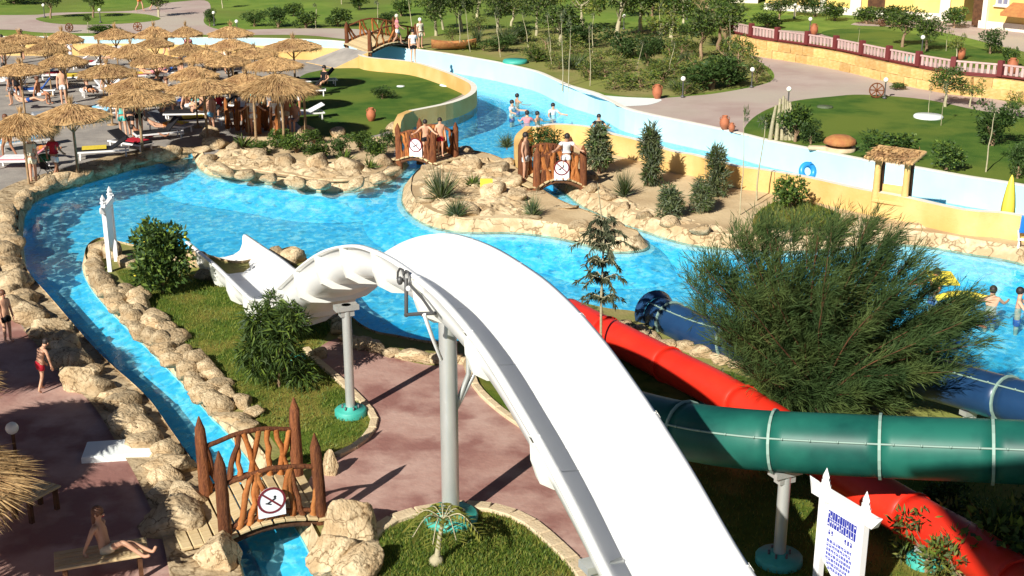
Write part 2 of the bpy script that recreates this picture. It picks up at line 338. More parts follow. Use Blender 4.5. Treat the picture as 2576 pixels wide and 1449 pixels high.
# shallow white ledges round the islands and along the banks
lb=MB()
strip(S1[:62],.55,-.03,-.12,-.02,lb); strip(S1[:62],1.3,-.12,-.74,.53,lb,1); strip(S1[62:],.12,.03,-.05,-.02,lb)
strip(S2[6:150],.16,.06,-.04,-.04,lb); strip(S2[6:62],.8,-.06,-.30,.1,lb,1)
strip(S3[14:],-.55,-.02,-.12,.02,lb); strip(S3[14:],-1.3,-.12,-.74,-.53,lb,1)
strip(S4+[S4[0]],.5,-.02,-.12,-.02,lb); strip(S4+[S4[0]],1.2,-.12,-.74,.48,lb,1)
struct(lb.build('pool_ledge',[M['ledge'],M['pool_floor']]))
cb=MB(); strip(S1[58:],-1.1,.347,.40,.0,cb); struct(cb.build('rock_bank',M['rock']))
# canal retaining walls (each a wall of its own)
k1=len(NL)
zt=[1.05]*k1
tag(wallstrip(NL,0.0,zt,-.28,mi=0,mtop=1).build('retaining_wall',[M['ochre_wall'],M['white_cap']]),'ochre yellow wall with pale top curving round the lawn and behind the beach umbrellas','wall')
tag(wallstrip([NL[-1],G(1018,288,1.05),G(1009,300,1.05),G(1004,320,1.0)],0,[1.05,1.05,.95,.6],-.3,mi=0,mtop=0).build('wall_end',[M['ochre_wall'],M['white_cap']]),'sloping yellow end block of the lawn wall beside the middle bridge','wall')
tag(wallstrip(NR,0.0,1.1,-.28,mi=0,mtop=1).build('retaining_wall',[M['ochre_wall'],M['white_cap']]),'long ochre yellow wall between the pale blue canal and the sandy shrub garden','wall')
tag(wallstrip(smooth([NR[0],G(1318,328,1.1),G(1312,350,.9),G(1316,385,.7),G(1330,420,.5)],4),0,[1.1-.6*i/16 for i in range(17)],-.3,mi=0,mtop=0).build('wall_end',[M['ochre_wall'],M['white_cap']]),'curved cream wall end with a figure beside the right hand wooden bridge','wall')
# far canal wall coping and joints
cp=wallstrip(FW,.985,1.03,.22); struct(cp.build('canal_coping',M['white_cap']))
# ------------------------------------------------------------ surfaces laid on the land
def zs(z): return z
sheet('paved_deck',[(-400,700),(0,740),(40,800),(90,865),(160,940),(240,1020),(310,1090),(365,1155),(420,1250),(470,1350),(520,1460),(560,1700),(-400,1700)],Z0+.004,M['paving'])
sheet('lawn',[(290,680),(380,690),(480,690),(560,720),(640,740),(760,760),(830,820),(800,865),(782,882),(795,908),(826,934),(880,983),(932,1038),(942,1066),(925,1100),(885,1132),(840,1152),(780,1175),(720,1150),(650,1060),(560,960),(470,880),(400,800)],Z0+.004,M['grass_near'])
sheet('plaza',[(800,880),(860,850),(930,880),(1010,905),(1100,920),(1190,910),(1200,985),(1260,1040),(1350,1100),(1500,1190),(1620,1300),(1700,1420),(1760,1600),(1500,1600),(1450,1420),(1390,1362),(1330,1312),(1260,1283),(1180,1272),(1080,1282),(1000,1302),(950,1335),(880,1340),(800,1300),(770,1240),(800,1175),(885,1132),(925,1100),(942,1066),(932,1038),(880,983),(826,934)],Z0+.008,M['paving'])
sheet('lawn',[(930,1390),(960,1345),(1000,1312),(1080,1290),(1180,1280),(1260,1291),(1330,1322),(1390,1372),(1450,1432),(1500,1610),(930,1610),(900,1480)],Z0+.012,M['grass_near'])
sheet('lawn',[(1185,935),(1205,985),(1262,1036),(1350,1094),(1500,1182),(1620,1290),(1710,1410),(1800,1640),(3000,1640),(3000,1240),(2350,1075),(2000,985),(1700,895),(1530,850),(1430,835),(1330,860),(1250,905)],Z0+.012,M['grass_near'])
sheet('lawn',[(800,178),(840,172),(925,172),(1010,180),(1080,196),(1140,215),(1168,232),(1120,256),(1040,285),(1000,310),(960,335),(900,345),(800,340),(740,300),(720,230),(760,190)],Z0+.008,M['grass_mid'])
sheet('garden_grass',[(1900,540),(1960,505),(2040,510),(2120,540),(2200,560),(2200,585),(2080,592),(1960,598),(1900,590)],Z0+.008,M['grass_near'])
sheet('lawn',[(1872,338),(1885,305),(1930,275),(1997,254),(2090,243),(2175,238),(2327,250),(2455,276),(2576,294),(2900,345),(2900,520),(2576,462),(2430,440),(2284,414),(2175,398),(2017,366),(1930,349)],1.012,M['grass_mid'])
sheet('walkway',[(1545,262),(1600,252),(1663,247),(1740,241),(1800,235),(1900,217),(1945,200),(1940,175),(1900,150),(1860,120),(1850,96),(1920,120),(2098,150),(2226,180),(2353,222),(2576,262),(2950,330),(2950,360),(2576,300),(2455,280),(2327,252),(2175,240),(2090,245),(1997,256),(1930,278),(1885,308),(1872,338),(1812,325),(1700,301),(1597,279)],1.008,M['path'])
sheet('apron',[(1400,206),(1440,222),(1500,237),(1572,244),(1663,249),(1640,262),(1600,266),(1560,266),(1530,254),(1470,232)],1.016,M['apron'],sm=3)
sheet('walkway',[(-300,40),(0,38),(95,37),(140,32),(330,27),(392,12),(450,4),(515,1),(530,20),(512,50),(530,68),(580,75),(720,72),(870,72),(940,80),(900,100),(760,88),(560,88),(300,84),(110,82),(0,74),(-300,80)],1.008,M['path'])
sheet('lawn',[(90,46),(160,37),(260,32),(350,34),(395,42),(398,50),(330,58),(220,62),(130,58)],1.016,M['grass_far'])
sheet('garden_ground',[(1090,130),(1060,100),(1150,80),(1300,70),(1500,70),(1700,80),(1850,100),(1900,150),(1938,200),(1850,222),(1740,236),(1660,244),(1560,240),(1440,214),(1340,172),(1230,148)],1.004,M['soil'])
sheet('garden_ground',[(620,345),(700,330),(900,345),(990,345),(985,400),(960,430),(880,455),(790,455),(700,442),(580,425),(535,410),(560,370)],Z0+.006,M['sand'])
# terrace surfaces
sheet('walkway',[(1880,88),(1960,96),(2100,114),(2250,148),(2400,178),(2600,195),(2900,230),(2900,190),(2576,180),(2400,165),(2250,138),(2140,110),(2060,84),(1960,75),(1880,72)],1.906,M['path'])
sheet('walkway',[(2140,62),(2300,70),(2420,92),(2576,130),(2900,200),(2900,120),(2576,70),(2400,50),(2250,45)],1.906,M['path'])
# ------------------------------------------------------------ kerbs
def kerb(pts,z=Z0,wd=.16,h=.10,label=None):
    P=resample(smooth(GL(pts,z),8),.45); root=struct(bpy.data.objects.new('kerb',None)); COL.objects.link(root)
    for a,b in zip(P[:-1],P[1:]):
        d=b-a; mb=MB(); mb.box((0,0,0),(max(d.length-.012,.05),wd,h),bev=.015)
        o=mb.build('kerb_stone',M['kerb'],root); o.location=((a.x+b.x)/2,(a.y+b.y)/2,z+h/2-.02); o.rotation_euler=(0,0,math.atan2(d.y,d.x))
kerb([(770,880),(795,908),(826,934),(880,983),(932,1038),(942,1066),(925,1100),(885,1132),(835,1155)])
kerb([(1178,915),(1190,955),(1205,985),(1262,1038),(1350,1097),(1500,1185),(1620,1295),(1705,1415)])
kerb([(920,1370),(950,1337),(1000,1306),(1080,1286),(1180,1276),(1260,1287),(1330,1317),(1390,1367),(1452,1428),(1500,1500)],wd=.26)
# ============================================================ THE BIG WHITE SLIDE
SO=Vector((-1.04,19.45)); SH=R(25); SD=Vector((-math.sin(SH),math.cos(SH))); SN=Vector((math.cos(SH),math.sin(SH)))
ZT=[(-23,9.6),(-21,9.2),(-18.5,7.6),(-16,5.7),(-13.5,4.0),(-11.5,2.95),(-9.6,2.55),(-8.2,2.75),(-7.0,3.2),(-6,3.78),(-5.1,4.2),(-3.7,4.74),(-2.8,4.97),(-1.8,5.12),(-.5,5.14),(.2,5.12),(1.05,5.03),(1.93,4.9),(2.57,4.72),(3.35,4.48),(4.4,4.07),(5.6,3.5),(7.6,2.42),(9.0,1.72),(10.3,1.32),(12.3,1.2),(14.2,1.08),(16,.9),(18.0,.72)]
def zl(t): return float(np.interp(t,[a for a,b in ZT],[b for a,b in ZT]))
TS=np.arange(-23,18.01,.25); ZS=np.array([zl(t) for t in TS])
for _ in range(3): ZS[1:-1]=(ZS[:-2]+2*ZS[1:-1]+ZS[2:])/4
def zl(t): return float(np.interp(t,TS,ZS))
def sp(t,s,h): p=SO+SD*t+SN*s; return (p.x,p.y,zl(t)+h)
def SL(u,v,lat):
    "point of the view line through (u,v) on the vertical plane lat metres right of the slide's axis"
    a=G(u,v,0); c=Vector((0,0,CAMH)); d=a-c; o=SO+SN*lat
    k=(o.dot(SN))/(d.x*SN.x+d.y*SN.y); return c+d*k
slide=thing('water_slide','huge white open water slide with two humps running down into the pool','water slide',(SO.x,SO.y,0))
sx,sy=SO.x,SO.y
PROF=[(.90,-.05),(.90,-.005),(.80,.0),(.77,-.05),(.745,-.28),(.66,-.47),(.47,-.575),(.2,-.61)]
PROFO=[(.81,-.06),(.80,-.28),(.72,-.53),(.52,-.66),(.22,-.72)]
CS=[(-a,b) for a,b in PROF]+[(a,b) for a,b in PROF[::-1]]
CO=[(a,b) for a,b in PROFO]+[(-a,b) for a,b in PROFO[::-1]]
RING=CS+CO
joints=[-23,-20.2,-17.4,-14.6,-11.8,-9.4,-7.2,-5.0,-2.9,-.9,1.0,2.75,4.4,6.0,7.6,9.2,10.9,12.7,14.6,16.4,18.0]
for j0,j1 in zip(joints[:-1],joints[1:]):
    ts=np.linspace(j0+.012,j1-.012,9); mb=MB(); vs=[]; n=len(RING)
    for t in ts:
        for s_,h_ in RING: p=sp(t,s_,h_); vs.append((p[0]-sx,p[1]-sy,p[2]))
    mb.add(vs,[(i*n+j,(i+1)*n+j,(i+1)*n+(j+1)%n,i*n+(j+1)%n) for i in range(8) for j in range(n)],0,True)
    mb.add(vs[:n],[tuple(range(n))]); mb.add(vs[-n:],[tuple(range(n))[::-1]])
    o=mb.build('slide_section',M['slide_white'],slide)
    for p in o.data.polygons:
        pass
for j in joints[1:-1]:
    mb=MB(); vs=[]
    pr=[(.93,-.03)]+[(a*1.0+.10*(1 if a>.3 else .6),b-.09) for a,b in PROFO]; out=pr+[(-a,b) for a,b in pr[::-1]]; inn=CO
    k=len(CO); inn=[(a*.99,b+.01) for a,b in [(.81,-.05)]+PROFO]; inn=inn+[(-a,b) for a,b in inn[::-1]]
    n=len(out)
    for t in (j-.06,j+.06):
        for a,b in out: p=sp(t,a,b); vs.append((p[0]-sx,p[1]-sy,p[2]))
        for a,b in inn: p=sp(t,a,b); vs.append((p[0]-sx,p[1]-sy,p[2]))
    fs=[]
    for i in range(n-1):
        fs+=[(i,2*n+i,2*n+i+1,i+1),(i,i+1,n+i+1,n+i),(2*n+i,3*n+i,3*n+i+1,2*n+i+1)]
    mb.add(vs,fs,0,False); mb.build('joint_flange',M['slide_rib'],slide)
def support(parent,x,y,ztop,r,padr,padm='teal_pad',off=(0,0),saddle=True,z0=Z0,steelm='steel'):
    mb=MB(); mb.tube([(x,y,z0),(x,y,z0+.3),(x,y,ztop)],r,16); o=mb.build('support_pole',M[steelm],parent)
    if padr:
        mb=MB(); mb.lathe([(padr,0),(padr,.12),(padr-.03,.15),(r*1.5,.16),(r*1.5,.2),(r*.9,.2)],18,(x,y,z0)); mb.build('base_pad',M[padm],parent)
        for a in range(6):
            mb=MB(); mb.lathe([(.0,.23),(.02,.23),(.02,.15)],6,(x+math.cos(a*1.047)*(r+.07),y+math.sin(a*1.047)*(r+.07),z0)); mb.build('anchor_bolt',M['steel_dark'],parent)
    if saddle:
        mb=MB(); mb.box((x,y,ztop-.05),(r*5,r*2.4,.1),SH); mb.box((x,y,ztop-.16),(r*3,r*1.6,.14),SH); mb.build('saddle',M[steelm],parent)
P1=G(882,1030,.45); P2=G(1134,1294,.45)
support(slide,P1.x-sx,P1.y-sy,2.72,.095,.33)
support(slide,P2.x-sx,P2.y-sy,4.36,.15,.47)
q=SO+SD*(-6.2)+SN*(-.55); support(slide,q.x-sx,q.y-sy,zl(-6.2)-.62,.10,.4)
q=SO+SD*(-12.5); support(slide,q.x-sx,q.y-sy,zl(-12.5)-.7,.12,.4)
q=SO+SD*(-19); support(slide,q.x-sx,q.y-sy,zl(-19)-.7,.15,.5)
# water pipes hung on the near flank
def rel(p): return (p.x-sx,p.y-sy,p.z)
pm=MB()
pm.tube([rel(SL(1022,700,-.92)),rel(SL(1022,735,-.95)),rel(SL(1022,796,-.95))],.03,8)
pm.tube([rel(SL(1020,792,-.95)),rel(SL(1058,789,-.95)),rel(SL(1096,788,-.8))],.028,8)
pm.tube([rel(SL(1030,715,-.94)),rel(SL(1062,750,-.94)),rel(SL(1090,790,-.94))],.022,8)
pm.build('water_pipe',M['steel_dark'],slide)
for du in (0,15):
    mb=MB(); mb.tube([rel(SL(a+du,b+du*.4,-.93)) for a,b in ((1000,702),(1001,684),(1006,675),(1012,678),(1015,690),(1018,705))],.018,7); mb.build('spray_hose',M['steel_dark'],slide)
mb=MB(); mb.ell(rel(SL(1028,726,-.97)),.045); mb.build('valve_cap',M['white_paint'],slide)
mb=MB(); mb.ell(rel(SL(1006,706,-1.0)),(.05,.05,.07)); mb.build('valve_body',M['steel_dark'],slide)
mb=MB(); mb.tube([rel(SL(1067,791,-.95)),rel(SL(1088,850,-.8)),rel(SL(1110,904,-.55))],.03,8); mb.build('drain_pipe',M['white_paint'],slide)
b=P2; mb=MB(); mb.tube([(b.x-sx+.33,b.y-sy+.15,4.2),(b.x-sx+.33,b.y-sy+.12,3.0),(b.x-sx+.14,b.y-sy+.05,2.5)],.045,8); mb.build('feed_pipe',M['steel'],slide)
mb=MB(); mb.tube([(b.x-sx+.75,b.y-sy+.3,3.6),(b.x-sx+.12,b.y-sy+.05,2.4)],.035,8); mb.build('brace',M['steel'],slide)
mb=MB(); mb.tube([(b.x-sx-.1,b.y-sy+.35,3.9),(b.x-sx-.02,b.y-sy+.1,2.9)],.03,8); mb.build('brace',M['steel'],slide)
# ============================================================ TUBE SLIDES
def frames(P):
    out=[];n=len(P); nx=None
    for i in range(n):
        t=(P[min(i+1,n-1)]-P[max(i-1,0)]).normalized()
        side=Vector((t.y,-t.x,0)).normalized(); up=side.cross(t)
        out.append((P[i],side,up,t))
    return out
def tube_slide(name,label,pts,r,m,ringm,seglen,seam=None,ringr=.05,lid=None,nseg=20,first=0):
    P=smooth(pts,10); P=resample(P,.2); F=frames(P); o0=P[0].copy(); o0.z=0
    root=thing(name,label,'water slide',o0)
    step=max(2,int(seglen/.2)); k=0
    while k<len(P)-1:
        e=min(k+step+(first if k==0 else 0),len(P)-1); mb=MB(); vs=[]; idx=list(range(k,e+1)); n=nseg
        for rr in (r,r-.03):
            for i in idx:
                p,s_,u_,t_=F[i]
                for j in range(n):
                    a=2*math.pi*j/n; vs.append(p-o0+s_*math.cos(a)*rr+u_*math.sin(a)*rr)
        m_=len(idx); fs=[(i*n+j,i*n+(j+1)%n,(i+1)*n+(j+1)%n,(i+1)*n+j) for i in range(m_-1) for j in range(n)]
        fs+=[tuple(x+m_*n for x in f)[::-1] for f in fs]
        fs+=[(j,m_*n+j,m_*n+(j+1)%n,(j+1)%n) for j in range(n)]; l=(m_-1)*n
        fs+=[(l+j,l+(j+1)%n,m_*n+l+(j+1)%n,m_*n+l+j) for j in range(n)]
        mb.add(vs,fs,0,True); mb.build('tube_section',M[m if not(lid and k in lid) else lid[k]],root)
        # joint flange of two collars with bolts
        p,s_,u_,t_=F[k]; mb=MB(); vs=[]
        for d_,rr in ((-.022,r-.01),(-.022,r+ringr),(.022,r+ringr),(.022,r-.01)):
            for j in range(n): a=2*math.pi*j/n; vs.append(p-o0+t_*d_+s_*math.cos(a)*rr+u_*math.sin(a)*rr)
        mb.add(vs,[(i*n+j,i*n+(j+1)%n,(i+1)*n+(j+1)%n,(i+1)*n+j) for i in range(3) for j in range(n)],0,False)
        mb.build('joint_flange',M[ringm],root)
        if seam:
            mb=MB()
            for sa in seam:
                a=R(sa); mb.tube([F[i][0]-o0+F[i][1]*math.cos(a)*(r+.012)+F[i][2]*math.sin(a)*(r+.012) for i in idx],.017,5)
                for i in idx[1::2]: mb.ell(F[i][0]-o0+F[i][1]*math.cos(a)*(r+.035)+F[i][2]*math.sin(a)*(r+.035),.022,5)
            mb.build('side_seam',M[ringm],root)
        k=e
    return root,P,o0
gt,GP,go=tube_slide('tube_slide','dark green closed tube slide crossing in front of the feathery tree',[G(3200,1185,3.25),G(2900,1158,3.0),G(2576,1138,2.8),G(2300,1127,2.65),G(2000,1113,2.48),G(1850,1102,2.36),G(1730,1085,2.2),G(1600,1052,1.95),G(1480,1010,1.6),G(1390,955,1.2),G(1370,900,.9),G(1385,845,.65)],.48,'tube_green','seam',1.75,seam=(152,),ringr=.035,first=2)
rt,RP,ro=tube_slide('tube_slide','bright red tube slide lying low beside the white slide and ending in the pool',[G(2850,1700,1.5),G(2600,1500,1.25),G(2450,1388,1.1),G(2300,1302,1.0),G(2150,1210,.95),G(1960,1075,.9),G(1800,978,.85),G(1690,922,.8),G(1560,855,.7),G(1480,815,.6),G(1425,785,.5)],.38,'tube_red','tube_red',2.6,ringr=.035)
bt,BP,bo=tube_slide('tube_slide','navy blue tube slide passing behind the feathery tree over the pool edge',[G(3100,1150,1.9),G(2850,1085,1.6),G(2576,1016,1.35),G(2330,950,1.1),G(2100,910,.95),G(1900,872,.8),G(1780,842,.65),G(1690,806,.55),G(1650,786,.5)],.44,'tube_blue','seam',2.2,seam=(130,),ringr=.04)
mb=MB(); e=BP[-1]-bo; ee=(BP[-1]-BP[-4]).normalized(); s_=Vector((ee.y,-ee.x,0)).normalized(); u_=s_.cross(ee)
vs=[]
for d_,rr in ((0,.45),(.25,.56),(.3,.54),(.05,.42)):
    for j in range(24): a=2*math.pi*j/24; vs.append(e+ee*d_+s_*math.cos(a)*rr+u_*math.sin(a)*rr)
mb.add(vs,[(i*24+j,i*24+(j+1)%24,(i+1)*24+(j+1)%24,(i+1)*24+j) for i in range(3) for j in range(24)],0,True); mb.build('flared_mouth',M['tube_blue'],bt)
def tsup(root,P,o0,u,pr,rad,gap):
    p=min(P,key=lambda q:abs(1288+KPX*q.x/(q.y*math.cos(PITCH)+(CAMH-q.z)*math.sin(PITCH))-u))
    support(root,p.x-o0.x,p.y-o0.y,p.z-gap,rad,pr)
tsup(gt,GP,go,1992,.38,.10,.46); tsup(gt,GP,go,2640,.38,.10,.46); tsup(gt,GP,go,1640,.3,.10,.46)
tsup(rt,RP,ro,1800,.3,.07,.36); tsup(rt,RP,ro,2330,.3,.07,.36); tsup(bt,BP,bo,2450,.3,.08,.42); tsup(bt,BP,bo,2000,.3,.08,.42)
# ============================================================ WHITE PICKET SIGNS
def white_sign(label,a,b,h,writing):
    a=Vector((a.x,a.y,0)); b=Vector((b.x,b.y,0)); d=(b-a); wv=d.length; an=math.atan2(d.y,d.x)
    t=thing('sign_board',label,'sign',(a.x,a.y,Z0),an)
    for x in (0,wv):
        mb=MB(); mb.box((x,0,h/2-.1),(.11,.11,h-.2),bev=.012); mb.lathe([(.085,h-.2),(.085,h-.16),(.05,h-.14),(.07,h-.08),(.0,h+.06)],4,(x,0,0),sm=False); mb.build('post',M['white_paint'],t)
    mb=MB(); mb.box((wv/2,0,h-.36),(wv+.42,.14,.17),bev=.012); 
    for s_ in (-1,1):
        x=wv/2+s_*(wv/2+.21); mb.add([(x,-.07,h-.44),(x,.07,h-.44),(x+s_*.14,0,h-.22),(x,-.07,h-.28),(x,.07,h-.28)],[(0,1,2),(3,2,4),(0,2,3),(1,4,2)])
    mb.build('header_beam',M['white_paint'],t)
    x0,x1=.09,wv-.09; zt,zb=h-.50,h-1.42; zm=zb-.30
    mb=MB(); f=[(x0,zt),(x1,zt),(x1,zb),((x0+x1)/2+.03,zm),(x0,zb)]
    mb.add([(x,-.025,z) for x,z in f]+[(x,.025,z) for x,z in f],[(4,3,2,1,0),(5,6,7,8,9)]+[(i,(i+1)%5,(i+1)%5+5,i+5) for i in range(5)]); mb.build('panel',M['sign_white'],t)
    if writing:
        rg=random.Random(4); ys=-.027
        def row(z,hh,x0_,x1_,m,gap,name):
            mb=MB(); x=x0_
            while x<x1_-.02:
                ww=rg.uniform(.035,.06); mb.box((x+ww/2,ys,z),(ww*.86,.006,hh)); 
                if rg.random()<.6: mb.box((x+ww/2,ys-.004,z+rg.choice((-.2,.2))*hh),(ww*.4,.004,hh*.22),mi=1)
                x+=ww+gap
            mb.build(name,[M[m],M['sign_white']],t)
        W=x1-x0
        row(zt-.12,.125,x0+.05,x1-.03,'ink_blue',.004,'lettering'); row(zt-.255,.125,x0+.04,x1-.04,'ink_blue',.006,'lettering')
        row(zt-.41,.075,x0+.08,x0+.2,'ink_blue',.02,'lettering'); row(zt-.41,.075,x1-.24,x1-.1,'ink_blue',.02,'lettering')
        for i in range(7): row(zt-.55-i*.073,.05,x0+.06+ (.03*max(0,i-4)),x1-.07-(.05*max(0,i-4)),'ink_pale',.008,'lettering')
    return t
sa=G(2080,1184,2.5); sb=G(2181,1243,2.5)
white_sign('white picket framed notice with blue lettering in front of the green tube',sa,sb,2.16,True)
white_sign('white picket framed notice seen edge on among the left pool rocks',G(277,682,.35),G(293,656,.35),2.15,False)
# ============================================================ WOODEN BRIDGES
def crooked(rg,a,b,r,n=4,amp=.05):
    a=Vector(a);b=Vector(b); return [a.lerp(b,i/n)+(Vector((rg.uniform(-amp,amp),rg.uniform(-amp,amp)*.4,rg.uniform(-amp,amp))) if 0<i<n else Vector()) for i in range(n+1)]
def bridge(label,A,B,C,D,ph,arch,npl,ext0,ext1,pr=.085,seed=1,z0=.45,rail_h=.95,dense=1,gap=.02):
    "A,B the near posts left and right, C,D the far ones"
    rg=random.Random(seed); o0=Vector((A.x,A.y,0)); t=thing('footbridge',label,'bridge',o0,0)
    fl=lambda p:Vector((p.x-o0.x,p.y-o0.y,0)); A,B,C,D=map(fl,(A,B,C,D))
    def zz(k): return z0+arch*math.sin(math.pi*min(max(k,0),1))
    def line(p,q,k): return p+(q-p)*k
    L=(B-A).length; tot=ext0+L+ext1; npl=max(npl,3); wpl=tot/npl
    ang=math.atan2((B-A).y,(B-A).x)
    for i in range(npl):
        k=((i+.5)*wpl-ext0)/L; f=line(A,B,k); c=line(C,D,k); dd=(c-f); mid=(f+c)/2; z=zz(k)+rg.uniform(-.008,.008)
        sl=math.atan2(zz(k+.02)-zz(k-.02),.04*L)
        mb=MB(); mb.box((0,0,0),(wpl-gap,dd.length+.28,.06),bev=.012); o=mb.build('plank',M['plank'],t); o.location=(mid.x,mid.y,z)
        o.rotation_euler=(0,-sl,math.atan2(dd.y,dd.x)-math.pi/2+rg.uniform(-.015,.015))
    for p,q in ((A,B),(C,D)):
        mb=MB(); mb.tube([Vector((*line(p,q,k).xy,zz(k)-.12)) for k in np.linspace(-ext0/L,1+ext1/L,10)],.07,8); mb.build('beam',M['wood_dark'],t)
    for p in (A,B,C,D):
        h=ph*rg.uniform(.96,1.05); l=Vector((rg.uniform(-.04,.04),rg.uniform(-.04,.04),0)); mb=MB()
        mb.tube([p+Vector((0,0,z0-.45)),p+l*.3+Vector((0,0,z0+h*.35)),p+l*.7+Vector((0,0,z0+h*.7)),p+l+Vector((0,0,z0+h*.84)),p+l+Vector((0,0,z0+h))],[pr*1.05,pr,pr*.95,pr*.85,pr*.10],9,rough=.10,rng=rg)
        mb.build('post',M['wood_red'],t)
    for side,(p,q) in enumerate(((A,B),(C,D))):
        mb=MB(); mb.tube([line(p,q,k)+Vector((0,0,zz(k)+rail_h+rg.uniform(-.015,.015))) for k in np.linspace(-.02,1.02,7)],pr*.42,7,rough=.1,rng=rg); mb.build('handrail',M['wood_red'],t)
        mb=MB(); mb.tube([line(p,q,k)+Vector((0,0,zz(k)+.12)) for k in np.linspace(0,1,6)],pr*.4,6,rough=.1,rng=rg); mb.build('bottom_rail',M['wood_red'],t)
        nb=int(9*dense)
        for i in range(nb):
            k0=(i+.3)/nb; dk=rg.uniform(.10,.2)*rg.choice((-1,1)) if i%3 else rg.uniform(-.03,.03); k1=min(max(k0+dk,.03),.97)
            a=line(p,q,k0)+Vector((0,0,zz(k0)+.03)); b=line(p,q,k1)+Vector((0,0,zz(k1)+rail_h))
            mb=MB(); mb.tube(crooked(rg,a,b,0,5,.035),[pr*th for th in (.62,.52,.46,.52,.45,.56)],7,rough=.15,rng=rg); mb.build('branch',M['wood_bright' if rg.random()<.65 else 'wood_red'],t)
    return t,A+o0,B+o0,zz
def ban_sign(label,A,B,k,z,w,h):
    d=B-A; an=math.atan2(d.y,d.x); p=A+d*k; nrm=Vector((math.sin(an),-math.cos(an),0)); p=p+nrm*.13
    t=thing('prohibition_sign',label,'sign',(p.x,p.y,z),an)
    mb=MB(); c=[(-w/2,-h/2),(w/2,-h/2)]+[(w/2*math.cos(a),h/2-w*.5+w/2*math.sin(a)) for a in np.linspace(0,math.pi,12)]; n=len(c)
    mb.add([(x,-.012,y) for x,y in c]+[(x,.012,y) for x,y in c],[tuple(range(n)),tuple(range(2*n-1,n-1,-1))]+[(i,i+n,(i+1)%n+n,(i+1)%n) for i in range(n)]); mb.build('board',M['sign_white'],t)
    cz=h/2-w*.5; mb=MB(); vs=[]
    for y in (-.020,-.012):
        for rr in (w*.52,w*.435):
            for a in np.linspace(0,2*math.pi,28,endpoint=False): vs.append((rr*math.cos(a),y,cz+rr*math.sin(a)))
    fs=[(i,(i+1)%28,28+(i+1)%28,28+i) for i in range(28)]; fs+=[(i,56+i,56+(i+1)%28,(i+1)%28) for i in range(28)]; mb.add(vs,fs); mb.build('ring',M['ink_red'],t)
    mb=MB(); mb.box((0,-.0185,cz),(w*.92,.004,w*.07),rot=Matrix.Rotation(R(42),3,'Y')); mb.build('slash',M['ink_red'],t)
    mb=MB(); mb.ell((w*.13,-.015,cz+w*.12),(w*.055,.004,w*.055),8); mb.box((0,-.015,cz-w*.02),(w*.36,.004,w*.06),rot=Matrix.Rotation(R(-28),3,'Y')); mb.box((-w*.12,-.0155,cz-w*.12),(w*.22,.004,w*.05),rot=Matrix.Rotation(R(20),3,'Y')); mb.build('figure',M['ink_black'],t)
    return t
b1,A1,B1,_=bridge('rustic wooden footbridge with pointed log posts over the narrow near stream',G(567,1354,.42),G(807,1303,.42),G(518,1252,.42),G(748,1201,.42),1.5,.14,13,.75,.12,pr=.105,seed=3,rail_h=.93)
ban_sign('large white no swimming sign with red ring on the near bridge',A1,B1,.475,.98,.46,.53)
b2,A2,B2,_=bridge('small orange brown footbridge between the planted rocks and the middle island',G(1004,401,.45),G(1089,409,.45),G(1056,384,.45),G(1145,395,.45),1.35,.2,10,.3,.3,pr=.13,seed=5,dense=1.6)
ban_sign('small white no swimming sign on the orange brown middle bridge',A2,B2,.55,1.0,.52,.7)
b3,A3,B3,_=bridge('dark red wooden footbridge between the middle island and the sandy shrub garden',G(1350,466,.5),G(1468,464,.5),G(1312,448,.5),G(1432,442,.5),1.45,.3,12,.35,.3,pr=.14,seed=8,dense=2.0)
ban_sign('small white no swimming sign on the dark red right hand bridge',A3,B3,.52,1.05,.52,.7)
b4,A4,B4,_=bridge('distant arched wooden footbridge over the pale blue canal',G(930,131,1.1),G(1046,114,1.1),G(872,110,1.1),G(990,96,1.1),1.3,.35,14,.2,.3,pr=.12,seed=11,z0=1.12,dense=1.3)
# ramp up to the far bridge
a,b_,c,d=G(868,119,1.2),G(926,131,1.2),G(770,156,.36),G(842,171,.36)
mb=MB(); vs=[a,b_,d,c]; mb.add([v for v in vs]+[Vector((v.x,v.y,Z0-.02)) for v in vs],[(3,2,1,0),(0,1,5,4),(1,2,6,5),(2,3,7,6),(3,0,4,7)]); 
rampo=mb.build('ramp',[M['beach'],M['ochre_wall']]); 
for p in rampo.data.polygons[1:]: p.material_index=1
tag(rampo,'grey ramp with orange side wall climbing to the distant bridge','ramp')
# wooden railing by the big parasol on the beach
def railing(label,p,q,h,seed):
    rg=random.Random(seed); o0=Vector((p.x,p.y,Z0)); d=q-p; t=thing('log_railing',label,'railing',o0)
    d=Vector((d.x,d.y,0)); n=3
    for i in range(n+1):
        b=d*(i/n); mb=MB(); mb.tube([b,b+Vector((.02,0,h*.6)),b+Vector((0,.02,h*.85)),b+Vector((0,0,h))],[.11,.10,.09,.02],8,rough=.1,rng=rg); mb.build('post',M['wood_bright'],t)
    for z in (.15,h*.68):
        mb=MB(); mb.tube([Vector((0,0,z)),d*.5+Vector((0,0,z+.04)),d+Vector((0,0,z))],.05,7,rough=.1,rng=rg); mb.build('rail',M['wood_red'],t)
    for i in range(9):
        k=(i+.5)/9; mb=MB(); mb.tube(crooked(rg,d*k+Vector((0,0,.05)),d*min(max(k+rg.uniform(-.15,.15),0),1)+Vector((0,0,h*.68)),0,4,.04),.045,6,rough=.15,rng=rg); mb.build('branch',M['wood_bright'],t)
railing('reddish log railing left of the beach steps beside the big parasol',G(572,322),G(652,336),1.35,2)
railing('reddish log railing right of the beach steps with people leaning behind',G(655,318),G(700,345),1.35,7)

